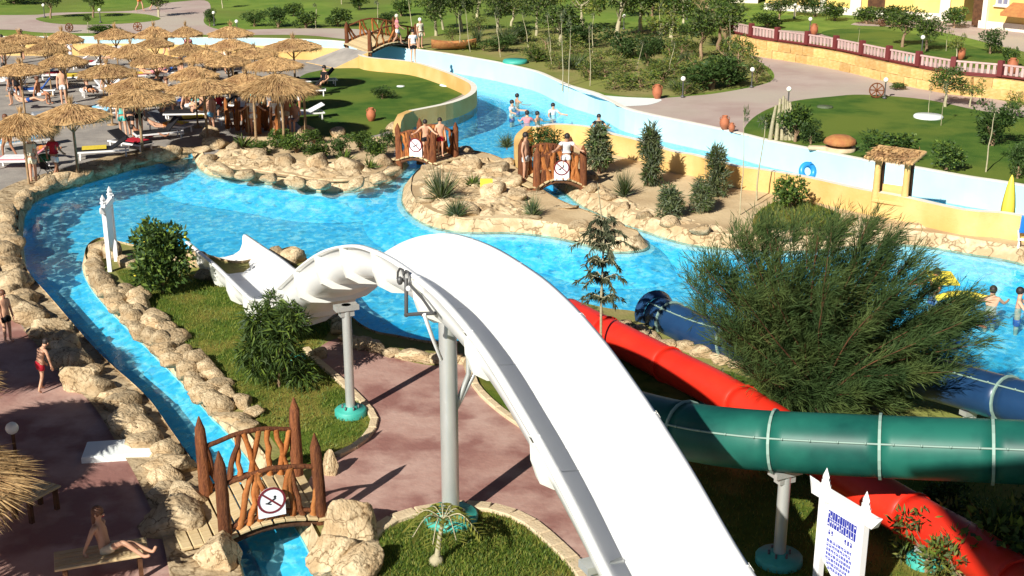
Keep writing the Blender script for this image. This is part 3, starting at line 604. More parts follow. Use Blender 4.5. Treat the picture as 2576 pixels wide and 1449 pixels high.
# ============================================================ THE START TOWER (the camera stands on it)
t=thing('slide_tower','timber start tower of the slides with railings and an unseen thatched roof shaped for its shadow','tower',(0,0,Z0))
for x in (-2.0,3.4):
    for y in (-2.2,.3):
        mb=MB(); mb.tube([(x,y,-.1),(x,y,6),(x,y,12.3)],.13,10); mb.build('post',M['wood_red'],t)
mb=MB(); mb.box((.7,-.95,9.0),(5.7,2.9,.16)); mb.build('platform',M['plank'],t)
mb=MB(); vs=[(-2.1,-2.4,12.2),(3.8,-2.4,12.2),(3.8,3.9,12.2),(-2.1,3.9,12.2),(1.1,.8,13.2)]; mb.add(vs,[(0,1,4),(1,2,4),(2,3,4),(3,0,4),(3,2,1,0)]); mb.build('roof',M['thatch'],t)  # unseen roof, edges placed so its shadow darkens the lower right corner
for y in (-2.2,): 
    for z in (9.6,10.1): mb=MB(); mb.tube([(-2.0,y,z),(3.4,y,z)],.05,6); mb.build('rail',M['wood_red'],t)
def rn(s): return np.random.default_rng(s)
# ============================================================ ROCKS
def rockmesh(seed,flat=1.,sub=3):
    rg=random.Random(seed); bm=bmesh.new(); bmesh.ops.create_icosphere(bm,subdivisions=sub,radius=1)
    off=Vector((seed*7.3,seed*3.1,seed*1.7)); cuts=[]
    for i in range(13):
        n=Vector((rg.gauss(0,1),rg.gauss(0,1),rg.gauss(0,.8))).normalized(); cuts.append((n,rg.uniform(.52,.85)))
    for v in bm.verts:
        p=v.co.copy(); p*=1+.28*noise.noise(p*1.1+off)+.13*noise.noise(p*2.7+off)
        for n,d in cuts:
            k=p.dot(n)
            if k>d: p-=n*(k-d)*.85
        p*=1+.08*noise.noise(p*5.5+off)+.045*noise.noise(p*12+off)
        v.co=Vector((p.x,p.y,p.z*flat))
    me=bpy.data.meshes.new('rock'); bm.to_mesh(me); bm.free(); me.materials.append(M['rock'])
    me.polygons.foreach_set('use_smooth',[True]*len(me.polygons)); return me
ROCKS=[rockmesh(i+1,.8 if i%2 else .95) for i in range(10)]
BIGROCK=[rockmesh(40+i,.8,4) for i in range(3)]
rr=random.Random(12)
def rock(p,s,label,group=None,z=None,me=None,rz=None,grey=False):
    o=bpy.data.objects.new('boulder',me or rr.choice(ROCKS)); COL.objects.link(o)
    s=s if hasattr(s,'__len__') else (s*rr.uniform(.85,1.2),s*rr.uniform(.85,1.2),s*rr.uniform(.75,1.05))
    o.location=(p.x,p.y,(Z0+s[2]*.25) if z is None else z); o.scale=s; o.rotation_euler=(rr.uniform(-.25,.25),rr.uniform(-.25,.25),rr.uniform(0,6.28) if rz is None else rz)
    tag(o,label,'rock',group); 
    if grey: omat(o,M['rock_grey'])
    return o
def ordn(i):
    return {1:'first',2:'second',3:'third',4:'fourth',5:'fifth',6:'sixth',7:'seventh',8:'eighth',9:'ninth',10:'tenth',11:'eleventh',12:'twelfth',13:'thirteenth',20:'twentieth',21:'twenty first',22:'twenty second',23:'twenty third',31:'thirty first',32:'thirty second'}.get(i,f'{i}th')
def rockrow(pts,step,s0,s1,label,group,jit=.12,z=.3,flat=.54):
    Q=resample(smooth(GL(pts,z),8),step)
    for i,p in enumerate(Q):
        q=Vector((p.x+rr.uniform(-jit,jit),p.y+rr.uniform(-jit,jit),0)); s=rr.uniform(s0,s1); d=(Q[min(i+1,len(Q)-1)]-Q[max(i-1,0)])
        rock(q,(s*rr.uniform(1.05,1.4),s*rr.uniform(.8,1.05),s*rr.uniform(flat-.1,flat+.22)),f'{ordn(i+1)} {label}',group,rz=math.atan2(d.y,d.x)+rr.uniform(-.35,.35))
# sloping cast-rock banks down to the water
bk=MB()
strip(S1[:56],.34,.375,-.05,-.02,bk); strip(S1[56:],.10,.40,-.02,-.015,bk); strip(S2[3:152],.12,.40,-.02,-.015,bk); strip(S3[10:],-.34,.375,-.05,.02,bk); strip(S4+[S4[0]],.34,.375,-.05,-.02,bk)
struct(bk.build('rock_bank',M['rock']))
g='boulders edging the lazy river'
rockrow([(505,384),(470,386),(420,394),(330,412),(250,438),(190,452)],.55,.30,.52,'sandy boulder from the log railing in the row between beach and pool',g)
rockrow([(185,456),(130,470),(85,492),(48,525)],.55,.34,.55,'sandy boulder from the beach in the corner row where the stream leaves the pool',g)
rockrow([(18,545),(10,600),(12,660),(28,715),(62,772),(95,815)],.6,.45,.7,'large sandy boulder from the beach on the outer bend of the stream',g)
rockrow([(-40,560),(-45,620),(-30,690),(0,745),(30,795)],.7,.45,.65,'sandy boulder from the top in the row behind the outer stream bend',g)
rockrow([(112,838),(158,892),(203,940),(250,985),(300,1030),(348,1078),(388,1130),(418,1180),(444,1235),(462,1280)],.55,.34,.55,'tan boulder from the top between the red paved deck and the stream',g)
for (u,v,s,l) in [(118,850,(.6,.5,.45),'squarish tan boulder beside the stream above the walking child'),(322,1085,(.45,.55,.55),'tall block shaped boulder standing on the deck edge behind the beige slab'),(212,975,(.5,.45,.45),'jagged tan boulder with a dark cleft on the deck edge'),(452,1330,(.62,.66,.42),'broad flat topped pale boulder left of the near bridge planks'),(548,1418,(.44,.5,.46),'rounded pale boulder at the water just below the near bridge'),(430,1190,(.5,.5,.42),'pale knobbly boulder at the stream above the near bridge')]:
    rock(G(u,v,.3),s,l,me=rr.choice(BIGROCK))
for (u,v,s,l) in [(872,1345,(.70,.60,.62),'biggest rounded tan boulder on the right end of the near bridge'),(850,1420,(.55,.5,.46),'tan boulder below the biggest one at the bottom edge'),(905,1452,(.5,.5,.42),'tan boulder cut by the bottom edge beside the lawn'),(832,1196,(.14,.2,.48),'slim upright stone standing right of the near bridge posts')]:
    rock(G(u,v,.3),s,l,me=rr.choice(BIGROCK))
rockrow([(250,650),(240,682),(262,728),(314,790),(374,850),(444,920),(514,990),(574,1042),(624,1085)],.5,.30,.46,'tan boulder from the edge on notice along the lawn bank water',g)
rockrow([(308,735),(353,785),(408,840),(478,905),(548,970),(608,1025),(663,1062)],.55,.32,.5,'tan boulder from the leafy bush on the lawn side of the double row',g)
for (u,v,s,l) in [(250,640,.4,'tan boulder at the tip of the lawn by the edge on notice'),(285,648,.42,'tan boulder behind the edge on notice'),(320,668,.36,'tan boulder right of the edge on notice'),(455,672,.4,'tan boulder between the leafy bush and the slide end'),(490,668,.46,'tan boulder under the left lip of the slide end'),(520,700,.34,'tan boulder in the shade of the slide end'),(700,652,.42,'tan boulder poking out right of the slide end'),(738,660,.40,'tan boulder behind the dip of the slide')]:
    rock(G(u,v,.3),s,l)
rockrow([(800,745),(850,820),(905,866),(955,888),(1010,899),(1080,912),(1140,915),(1190,912),(1250,890),(1320,850)],.5,.26,.42,'tan boulder from the left on the pool edge behind the slide posts',g)
rock(G(1205,930,.3),(.55,.5,.42),'wide tan boulder behind the tall slide post'); rock(G(800,900,.3),.3,'pinkish stone at the corner of the plaza by the hanging leaf shrub')
rockrow([(1440,800),(1520,815),(1590,830),(1660,862),(1740,885),(1830,915),(1950,950)],.5,.22,.38,'pale stone from the pool between the red tube and the blue tube',g)
rockrow([(518,405),(545,430),(620,445),(700,458),(790,470),(860,472),(930,460),(980,442),(1008,420)],1.15,.34,.5,'sandy boulder from the left on the front edge of the planted bed',g,jit=.08)
for (u,v,s,l) in [(540,372,.62,'large sandy boulder at the left end of the planted rock bed'),(528,345,.5,'sandy boulder with a dark hollow below the log railing'),(590,385,.45,'sandy boulder in front of the log railing'),(650,400,.5,'low sandy boulder in the planted bed nearest the railing'),(720,420,.55,'low sandy boulder amid the bed of small bushes'),(800,425,.6,'wide sandy boulder casting a dark gap in the planted bed'),(880,432,.55,'sandy boulder in the planted bed left of the middle bridge'),(960,418,.5,'sandy boulder at the foot of the middle bridge'),(770,345,.45,'pale block like boulder at the lawn edge of the planted bed'),(850,345,.4,'pale boulder next to the block like one at the lawn edge'),(990,330,.4,'pale boulder below the yellow wall end')]:
    rock(G(u,v,.3),s,l)
def mound(name,poly,h,edge,seed,step=.17,zb=.05,m='rock',hf=None):
    "rocky cast relief that rises from the outline"
    Q=[Vector((p.x,p.y)) for p in poly]; n=len(Q); ax=np.array([p.x for p in Q]); ay=np.array([p.y for p in Q]); bx=np.roll(ax,-1); by=np.roll(ay,-1)
    gx,gy=np.meshgrid(np.arange(ax.min(),ax.max(),step),np.arange(ay.min(),ay.max(),step)); rg_=rn(seed); gx=gx.ravel()+rg_.uniform(-.05,.05,gx.size); gy=gy.ravel()+rg_.uniform(-.05,.05,gy.size); ins=np.zeros(gx.size,bool)
    dm=np.full(gx.size,1e9)
    for i in range(n):
        c=((ay[i]>gy)!=(by[i]>gy))&(gx<(bx[i]-ax[i])*(gy-ay[i])/(by[i]-ay[i]+1e-12)+ax[i]); ins^=c
        ex,ey=bx[i]-ax[i],by[i]-ay[i]; t_=np.clip(((gx-ax[i])*ex+(gy-ay[i])*ey)/(ex*ex+ey*ey+1e-12),0,1); dm=np.minimum(dm,np.hypot(gx-ax[i]-t_*ex,gy-ay[i]-t_*ey))
    k=ins&(dm>step*.45); gx,gy,dm=gx[k],gy[k],dm[k]
    V=Q+[Vector((x,y)) for x,y in zip(gx,gy)]; r=geometry.delaunay_2d_cdt(V,[(i,(i+1)%n) for i in range(n)],[],1,1e-5)
    D=dict(((round(x,4),round(y,4)),d) for x,y,d in zip(gx,gy,dm)); vs=[]
    for p in r[0]:
        d=D.get((round(p.x,4),round(p.y,4)),0.); e=min(d/edge,1); q3=Vector((p.x*1.0+seed,p.y*1.0,0))
        w_=noise.noise(q3*.9)*.5+.5; w2=abs(noise.noise(q3*2.1+Vector((5,5,5)))); z=zb+((h*(hf(p) if hf else 1))*(e**.55))*(.55+.6*w_)-.12*e*(1-min(w2*5,1))+.06*noise.noise(q3*5)*e
        vs.append((p.x,p.y,z))
    mb=MB(); mb.add(vs,[f if (r[0][f[1]]-r[0][f[0]]).cross(r[0][f[2]]-r[0][f[0]])>0 else f[::-1] for f in r[2]],0,False); o=mb.build(name,M[m]); return struct(o)
XT=G(1290,500,.3).x; XE=G(1420,540,.3).x
mound('rock_relief',S4,.50,.8,3,hf=lambda p:1-.8*min(max((p.x-XT)/(XE-XT),0),1))
bedP=[p for p in S1[:56]]+GL([(540,385),(560,360),(600,350),(660,385),(760,405),(860,410),(950,400),(1000,395)],.3)
mound('rock_relief',bedP,.55,.7,7)
gp=[p for p in S3[10:62]]; inn=[]
for i,p in enumerate(gp):
    t_=(gp[min(i+1,len(gp)-1)]-gp[max(i-1,0)]).normalized(); inn.append(p+Vector((-t_.y,t_.x,0))*1.3)
mound('rock_relief',gp+inn[::-1],.42,.55,11)
P=resample(S4+[S4[0]],2.6); c4=sum(S4,Vector())/len(S4)
for i,p in enumerate(P):
    d=(c4-p).normalized(); s_=rr.uniform(.32,.5); rock(p+d*.4,(s_*1.2,s_,s_*(.6 if p.x<XT else .25)),f'{ordn(i+1)} sandy boulder clockwise from the middle bridge round the island rim',g,z=.3)
for (u,v,s,l) in [(1190,425,.55,'sandy boulder by the right foot of the middle bridge'),(1250,440,.6,'large sandy boulder at the back of the middle island'),(1290,470,.55,'sandy boulder left of the dark red bridge'),(1240,495,.62,'sandy boulder with two dark hollows on the middle island'),(1300,505,.5,'sandy boulder at the centre of the middle island'),(1180,540,.5,'sandy boulder at the front left of the middle island'),(1455,572,.4,'low pinkish boulder on the tail of the middle island'),(1525,600,.36,'flat pinkish boulder at the very tip of the middle island'),(1085,500,.5,'sandy boulder under the grey grass clump')]:
    rock(G(u,v,.3),(s,s,s*(.7 if u<1400 else .3)),l)
rockrow([(1485,482),(1520,500),(1575,528),(1650,554),(1740,584),(1850,594),(1990,600),(2110,592),(2230,585)],1.25,.28,.42,'low sandy boulder from the bridge along the water side of the shrub garden',g,jit=.06)
rock(G(1475,455,.3),(.55,.5,.4),'sandy boulder at the right foot of the dark red bridge'); rock(G(2130,560,.3),.34,'pale stone beside the thatched guard shelter'); rock(G(2160,575,.3),.28,'small pale stone in front of the guard shelter')
# ============================================================ PLANTS
def leafmesh(name,P,D,L,W,mats,rng,droop=0.,fold=.0,wide=.4,jl=.3):
    n=len(P); D=D/np.maximum(np.linalg.norm(D,axis=1,keepdims=True),1e-6); D[:,2]-=droop; D/=np.maximum(np.linalg.norm(D,axis=1,keepdims=True),1e-6)
    U=rng.normal(size=(n,3)); S=np.cross(D,U); S/=np.maximum(np.linalg.norm(S,axis=1,keepdims=True),1e-6)
    l=L*(1+jl*rng.uniform(-1,1,(n,1))); w=W*(1+.3*rng.uniform(-1,1,(n,1)))
    V=np.empty((n,4,3)); V[:,0]=P; V[:,1]=P+D*l*wide+S*w*.5; V[:,2]=P+D*l; V[:,2,2]-=(droop*.3*l[:,0]); V[:,3]=P+D*l*wide-S*w*.5
    me=bpy.data.meshes.new(name); me.vertices.add(n*4); me.vertices.foreach_set('co',V.reshape(-1)); me.loops.add(n*4); me.loops.foreach_set('vertex_index',np.arange(n*4,dtype=np.int32))
    me.polygons.add(n); me.polygons.foreach_set('loop_start',np.arange(0,n*4,4,dtype=np.int32)); me.polygons.foreach_set('loop_total',np.full(n,4,dtype=np.int32))
    for m in mats: me.materials.append(M[m])
    me.polygons.foreach_set('material_index',rng.integers(0,len(mats),n).astype(np.int32)); me.update(calc_edges=True); return me
def ballpts(rng,c,r,n,shell=.45):
    d=rng.normal(size=(n,3)); d/=np.linalg.norm(d,axis=1,keepdims=True); k=(shell+(1-shell)*rng.random((n,1))**.6); return np.array(c)+d*k*np.array(r),d
def crown(name,clumps,n,L,W,mats,seed,droop=0.,rand=.6,**kw):
    rng=np.random.default_rng(seed); tot=sum(c[1][0]*c[1][1]+.01 for c in clumps); P=[];D=[]
    for c,r in clumps:
        p,d=ballpts(rng,c,r,max(8,int(n*(r[0]*r[1]+.01)/tot))); P.append(p); D.append(d+rand*rng.normal(size=d.shape)+np.array([0,0,.25]))
    return leafmesh(name,np.concatenate(P),np.concatenate(D),L,W,mats,rng,droop,**kw)
def clumps(rng,n,h0,h1,rx,rmin,rmax,flat=.8,taper=0.):
    out=[]
    for i in range(n):
        k=rng.random(); z=h0+(h1-h0)*k; a=rng.random()*6.28; q=rx*(1-taper*k)*rng.random()**.5; r=rmin+(rmax-rmin)*rng.random(); out.append(((q*math.cos(a),q*math.sin(a),z),(r,r,r*flat)))
    return out
def trunkmesh(seed,h,r,lean=.1,limbs=4,lh=(.45,.9),ll=.5,m='trunk_brown'):
    rg=random.Random(seed); mb=MB(); P=[Vector((0,0,-.1))]
    for i in range(1,6): P.append(Vector((lean*h*(i/5)**1.3+rg.uniform(-.03,.03)*h,rg.uniform(-.03,.03)*h,h*i/5)))
    mb.tube(P,[r*(1.25-.16*i) for i in range(6)],8,rough=.1,rng=rg)
    for i in range(limbs):
        k=rg.uniform(*lh); j=min(int(k*5),4); b=P[j].lerp(P[j+1],k*5-j); a=rg.uniform(0,6.28); l=ll*h*rg.uniform(.6,1.1)
        t=b+Vector((math.cos(a)*l*.6,math.sin(a)*l*.6,l*.75)); mb.tube([b,b.lerp(t,.5)+Vector((0,0,-.06*l)),t],[r*.5,r*.36,r*.14],6,rough=.1,rng=rg)
    return mb.mesh('trunk',M[m])
SPEC={}
def species(key,n,trunk,leaf):
    SPEC[key]=[(trunk(i),leaf(i)) for i in range(n)]
species('bush',3,lambda i:trunkmesh(10+i,.5,.05,.1,6,(.1,.6),.9),lambda i:crown('leaves',clumps(rn(i),16,.3,.95,.42,.16,.30),1500,.12,.06,['leaf_bright','leaf_mid','leaf_mid','leaf_dark'],i))
species('darkbush',3,lambda i:trunkmesh(20+i,.5,.05,.1,5,(.1,.6),.9),lambda i:crown('leaves',clumps(rn(30+i),14,.25,.9,.45,.18,.32),1500,.10,.045,['leaf_dark','leaf_mid','leaf_dark'],30+i))
species('column',4,lambda i:trunkmesh(40+i,.8,.04,.05,4,(.3,.9),.3),lambda i:crown('leaves',clumps(rn(50+i),18,.15,.98,.24,.08,.2,1.3,.75),2000,.17,.028,['leaf_olive','leaf_grey','leaf_olive','leaf_mid','leaf_grey'],50+i,rand=1.1))
species('sapling',3,lambda i:trunkmesh(60+i,.92,.018,.06,4,(.6,.95),.25,'trunk_pale'),lambda i:crown('leaves',clumps(rn(70+i),7,.72,1.0,.16,.06,.13),420,.08,.03,['leaf_mid','leaf_bright'],70+i))
species('drybush',3,lambda i:trunkmesh(180+i,.6,.03,.1,7,(.1,.8),.9),lambda i:crown('leaves',clumps(rn(190+i),13,.15,.9,.5,.12,.26),620,.12,.035,['leaf_olive','leaf_yellow','leaf_bright','leaf_mid'],190+i))
species('tree',4,lambda i:trunkmesh(80+i,.62,.035,.08,5,(.45,.95),.5,'trunk_pale' if i%2 else 'trunk_brown'),lambda i:crown('leaves',clumps(rn(90+i),20,.5,1.0,.34,.10,.22),1500,.085,.032,['leaf_mid','leaf_olive','leaf_bright','leaf_mid','leaf_dark'],90+i))
species('paletree',3,lambda i:trunkmesh(100+i,.66,.03,.1,5,(.45,.95),.5,'trunk_pale'),lambda i:crown('leaves',clumps(rn(110+i),14,.5,1.0,.32,.08,.18),900,.08,.03,['leaf_yellow','leaf_olive','leaf_bright'],110+i))
species('pole',3,lambda i:trunkmesh(120+i,1.0,.016,.06 if i else -.05,0,m='trunk_pale'),lambda i:crown('leaves',clumps(rn(130+i),3,.92,1.02,.05,.03,.06),70,.07,.02,['leaf_olive','leaf_grey'],130+i))
def blades(seed,n,L,W,mats,spread=.8,droop=.35):
    rng=rn(seed); P=rng.normal(size=(n,3))*np.array([.05,.05,.01]); D=rng.normal(size=(n,3))*spread; D[:,2]=np.abs(D[:,2])+.5; return leafmesh('leaves',P,D,L,W,mats,rng,droop,wide=.35)
species('grassclump',3,lambda i:trunkmesh(140+i,.12,.05,0,0),lambda i:blades(150+i,260,1.0,.035,['leaf_grey','leaf_olive','leaf_mid'],.55,.25))
species('agave',3,lambda i:trunkmesh(160+i,.15,.06,0,0),lambda i:blades(170+i,60,.8,.13,['leaf_mid','leaf_bright','leaf_olive'],.7,.3))
pg=random.Random(77)
CATN=dict(drybush=('shrub','shrub'),bush=('shrub','shrub'),darkbush=('shrub','shrub'),column=('columnar_bush','bush'),sapling=('sapling','tree'),tree=('tree','tree'),paletree=('tree','tree'),pole=('staked_trunk','tree trunk'),grassclump=('grass_clump','plant'),agave=('spiky_plant','plant'))
def plant(kind,p,h,w,label,group=None,k=None,rz=None,lean=None):
    tr,lf=SPEC[kind][(pg.randrange(len(SPEC[kind])) if k is None else k)]; nm,cat=CATN[kind]
    t=thing(nm,label,cat,p,pg.uniform(0,6.28) if rz is None else rz,group,(w,w,h))
    if lean: t.rotation_euler=(lean[0],lean[1],pg.uniform(0,6.28))
    part('trunk' if kind not in('grassclump','agave') else 'stem_base',tr,t); part('crown' if kind not in('grassclump','agave') else 'leaves',lf,t); return t
def pl(kind,u,v,hpx,wpx,label,group=None,z=.33,**kw):
    p=G(u,v,z); s=ppm(p); f=math.cos(PITCH-.08)
    W={'drybush':1.1,'bush':1.05,'darkbush':1.1,'column':.58,'sapling':.5,'tree':.85,'paletree':.85,'pole':.25,'grassclump':1.3,'agave':1.2}[kind]
    hh={'grassclump':.9,'agave':.8}.get(kind,1.05)
    return plant(kind,p,hpx/s/hh,wpx/s/W,label,group,**kw)
# garden behind the pool
pl('column',1505,437,118,72,'olive green bush in the garden next to the dark red bridge',k=0)
pl('column',1633,468,140,62,'tallest olive bush standing against the long ochre wall',k=1)
pl('column',1686,548,96,58,'olive bush at the garden edge in front of the tallest bush',k=2)
pl('grassclump',1570,495,70,46,'pale grassy tuft on the sand left of the garden bushes')
pl('column',1800,492,110,60,'forked olive bush with a bare stem by the ochre wall',k=3)
pl('column',1764,534,95,52,'small olive bush left of the bare leaning trunk',k=2)
pl('pole',1773,492,108,16,'thin leaning brown stem with a few leaves beside the forked bush')
pl('bush',1989,528,80,78,'broad green shrub below the ochre wall left of the shelter',k=1)
pl('darkbush',1378,408,85,100,'dense green hedge bush behind the dark red bridge',k=0)
pl('pole',1862,541,272,22,'tall bare pale palm trunk rising in front of the canal',k=0)
pl('pole',1904,505,215,30,'tall brown trunk leaning right against the canal',k=1)
pl('grassclump',1275,372,38,40,'tuft of reedy leaves growing in the canal beside the bridges')
# middle island
pl('grassclump',1110,505,88,80,'big grey green grass clump on the left of the middle island')
pl('grassclump',1150,545,48,60,'lower grey green clump at the front of the middle island')
pl('grassclump',1340,545,56,44,'grey green clump at the right of the middle island')
pl('agave',1190,470,34,50,'dark spiky plant in the hollow of the middle island')
pl('pole',1352,540,70,12,'thin pale stake on the right of the middle island')
# planted rock bed
for i,(u,v,h,w,k,l) in enumerate([(610,372,40,60,'agave','bright spiky plant nearest the log railing'),(655,388,34,50,'bush','low green shrub in front of the log railing'),(705,372,42,60,'bush','yellow green shrub in the planted rock bed under the big parasol'),(745,385,46,62,'bush','second green shrub of the planted rock bed'),(800,402,44,60,'bush','green shrub at the middle front of the planted rock bed'),(858,392,50,58,'darkbush','darker shrub in the middle of the planted rock bed'),(868,412,44,50,'agave','spiky plant at the front of the planted rock bed'),(905,378,48,52,'bush','green shrub behind the spiky plant near the middle bridge'),(950,400,52,60,'bush','green shrub left of the middle bridge'),(975,372,44,44,'darkbush','dark shrub touching the middle bridge post'),(930,425,34,44,'agave','spiky plant below the middle bridge'),(790,362,36,50,'bush','small shrub on the lawn side of the planted bed'),(990,352,34,36,'agave','small spiky plant by the yellow wall end')]):
    pl(k,u,v,h,w,l)
pl('darkbush',962,248,30,56,'low greyish shrub alone on the sunny lawn'); 
# near lawn shrubs
def leafy(name,label,p,seed,h,w,L,W,mats,n,droop,cl):
    t=thing(name,label,'shrub',p,0)
    part('trunk',trunkmesh(seed,.55*h,.035,.08,7,(.1,.7),.8),t)
    part('crown',crown('leaves',cl,n,L,W,mats,seed,droop=droop,rand=.7),t)
    return t
c=clumps(rn(5),24,.45,1.75,.62,.22,.40,.9); t=leafy('shrub','glossy leaved rounded bush with yellow flowers beside the stream rocks',G(408,738,.33),5,1.9,1.5,.17,.075,['leaf_mid','leaf_dark','leaf_bright','leaf_dark'],3400,.1,c)
mb=MB(); q=random.Random(3)
for i in range(6): a=q.uniform(0,6.28); zc=q.uniform(.6,1.7); b_=MB(); b_.ell((0,0,0),.045,6); part('flower',b_.mesh('flower',M['bloom_yellow']),t,(math.cos(a)*.72,math.sin(a)*.72,zc))
c=clumps(rn(6),24,.35,1.75,.58,.2,.36,1.1); leafy('shrub','willowy drooping green shrub under the dip of the slide',G(700,975,.33),6,2.0,1.5,.24,.035,['leaf_mid','leaf_bright','leaf_mid','leaf_dark'],5200,.45,c)
mb=MB(); mb.lathe([(.22,0),(.24,.05),(.22,.10),(.0,.11)],16,(0,0,0)); o=mb.build('valve_cover',M['teal_pad'],None,G(745,905,.33)); tag(o,'small round teal cover on the grass beside the willowy shrub','cover')
# slim conifer in front of the pool
t=thing('conifer_sapling','slim young conifer with drooping whorled branches in front of the pool','tree',G(1512,905,.33))
base=G(1512,905,.33); c0=Vector((0,0,CAMH))
def onplane(u,v,y):
    a=G(u,v,0)-c0; return c0+a*(y/a.y)
top=onplane(1503,460,base.y); hgt=top.z-base.z
mb=MB(); mb.tube([(0,0,-.05),(-.03,0,hgt*.35),(.0,.02,hgt*.7),(top.x-base.x,0,hgt)],[.035,.03,.02,.008],7); mb.build('trunk',M['trunk_pale'],t)
q=random.Random(5); rng=rn(8)
for k,(zf,ln,nb) in enumerate([(.36,.42,5),(.47,.62,6),(.565,.55,5),(.66,.66,6),(.73,.46,5),(.79,.34,4)]):
    for i in range(nb):
        a=6.28*i/nb+q.uniform(-.4,.4)+k; l=ln*q.uniform(.75,1.15); z=hgt*zf
        P_=[Vector((0,0,z)),Vector((math.cos(a)*l*.5,math.sin(a)*l*.5,z+.10)),Vector((math.cos(a)*l,math.sin(a)*l,z-.02-.10*l))]; mb=MB(); mb.tube(P_,[.012,.010,.004],5)
        n=70; kk=rng.random(n); pts=np.array([smooth(P_,8)[min(int(x*16),15)] for x in kk]); d=rng.normal(size=(n,3))*.7; d[:,2]-=.5; d[:,0]+=math.cos(a)*.8; d[:,1]+=math.sin(a)*.8
        me=leafmesh('branch',pts,d,.16,.035,['leaf_tier'],rng,.5); vs_=np.empty(len(me.vertices)*3); me.vertices.foreach_get('co',vs_); vs_=vs_.reshape(-1,4,3)
        for qd in vs_: mb.add(qd,[(0,1,2,3)],1)
        mb.build('branch',[M['trunk_pale'],M['leaf_tier']],t)
# feathery tree
FT=G(2062,1062,.33)
t=thing('feathery_tree','big wind blown feathery green tree between the blue tube and the green tube','tree',FT)
q=random.Random(21); rng=rn(21); BP_=[];BD=[]
mb=MB(); mb.tube([(0,0,-.1),(-.02,0,.3),(0,.03,.7)],[.17,.13,.11],9,rough=.12,rng=q); mb.build('trunk',M['trunk_brown'],t)
def ctr(u,v,y): p=onplane(u,v,y); return p-FT
targets=[]
for (u,v) in [(1790,660),(1830,600),(1745,720),(1760,790),(1810,700),(1880,590),(1930,575),(1990,570),(2050,575),(2110,570),(2170,575),(2230,590),(2140,640),(2240,650),(2290,640),(2320,690),(2350,740),(2400,760),(2440,790),(2420,830),(2380,880),(2300,880),(2330,820),(2260,760),(2200,720),(2100,700),(2000,680),(1920,690),(1880,760),(1830,830),(1850,900),(1900,960),(1960,990),(2060,1000),(2150,990),(2230,960),(2120,900),(2020,880),(1950,850),(2180,840),(2060,790),(1980,780),(2280,930),(1800,860),(2450,860),(2470,800),(2440,760),(2350,960),(2250,1010),(2120,1030),(1980,1020),(2400,920),(1740,690)]:
    for dd in (-1.,-.3,.5,1.):
        if q.random()<.78: targets.append(ctr(u+q.uniform(-25,25),v+q.uniform(-20,20),FT.y+dd*q.uniform(.3,1.6)))
lm=MB()
for tg in targets:
    st=Vector((q.uniform(-.1,.1),q.uniform(-.1,.1),q.uniform(.2,.9))); mid=st.lerp(tg,.5)+Vector((-.15,0,.12)); P_=smooth([st,mid,tg],6)
    lm.tube(P_,[.022*(1-i/len(P_))+.003 for i in range(len(P_))],5,cap=False)
    dirv=(tg-st).normalized(); wind=Vector((.55,.1,.22))
    for i in range(78):
        k=q.uniform(.16,1.0)**.85; b=P_[min(int(k*(len(P_)-1)),len(P_)-1)]; d=(dirv*.8+wind+Vector((q.gauss(0,.45),q.gauss(0,.45),q.gauss(0,.35)))).normalized(); l=q.uniform(.3,.62)
        for j in range(11):
            f=j/11; BP_.append(b+d*l*f+Vector((q.gauss(0,.02),q.gauss(0,.02),q.gauss(0,.02)))); BD.append(d+Vector((q.gauss(0,.28),q.gauss(0,.28),q.gauss(0,.28)-.06)))
lm.build('limbs',M['wood_dark'],t)
part('crown',leafmesh('needles',np.array(BP_),np.array(BD),.23,.0135,['needle'],rng,.05,wide=.5),t)
# plants at the lower right and the small palm
pl('drybush',2330,1440,190,190,'thin leafy shrub in front of the red tube at the bottom right',k=1)
pl('drybush',2425,1520,230,190,'scraggly green shrub covering the lower end of the red tube',k=0); pl('drybush',2530,1500,250,210,'scraggly shrub in the dark bottom right corner',k=2); pl('drybush',2480,1370,130,130,'scraggly shrub behind the red tube end under the green tube',k=1)
pl('bush',2540,1520,280,250,'dense green shrub hiding the end of the red tube in the corner',k=1)
pl('bush',2370,1330,110,120,'loose green shrub behind the red tube end at the right'); pl('bush',2440,1400,90,100,'low shrub at the shaded far right corner')
pl('darkbush',1470,800,26,56,'little dark plant growing over the red tube mouth'); pl('darkbush',1560,838,22,44,'little green plant beside the red tube'); pl('bush',1830,985,50,40,'thin green plant beside the red tube near the tree'); pl('pole',1815,990,70,14,'thin pale stake beside the red tube')
t=thing('young_palm','young yellowish palm with few fronds in front of the tall post pad','palm',G(1098,1418,.33))
mb=MB(); mb.tube([(0,0,-.05),(.02,0,.2),(.06,0,.5),(.12,0,.8)],[.07,.05,.04,.03],8,rough=.15,rng=q); mb.build('trunk',M['trunk_pale'],t)
mb=MB(); mb.lathe([(.0,.0),(.13,0),(.11,.10),(.05,.16),(.0,.16)],10); mb.build('root_ball',M['trunk_pale'],t)
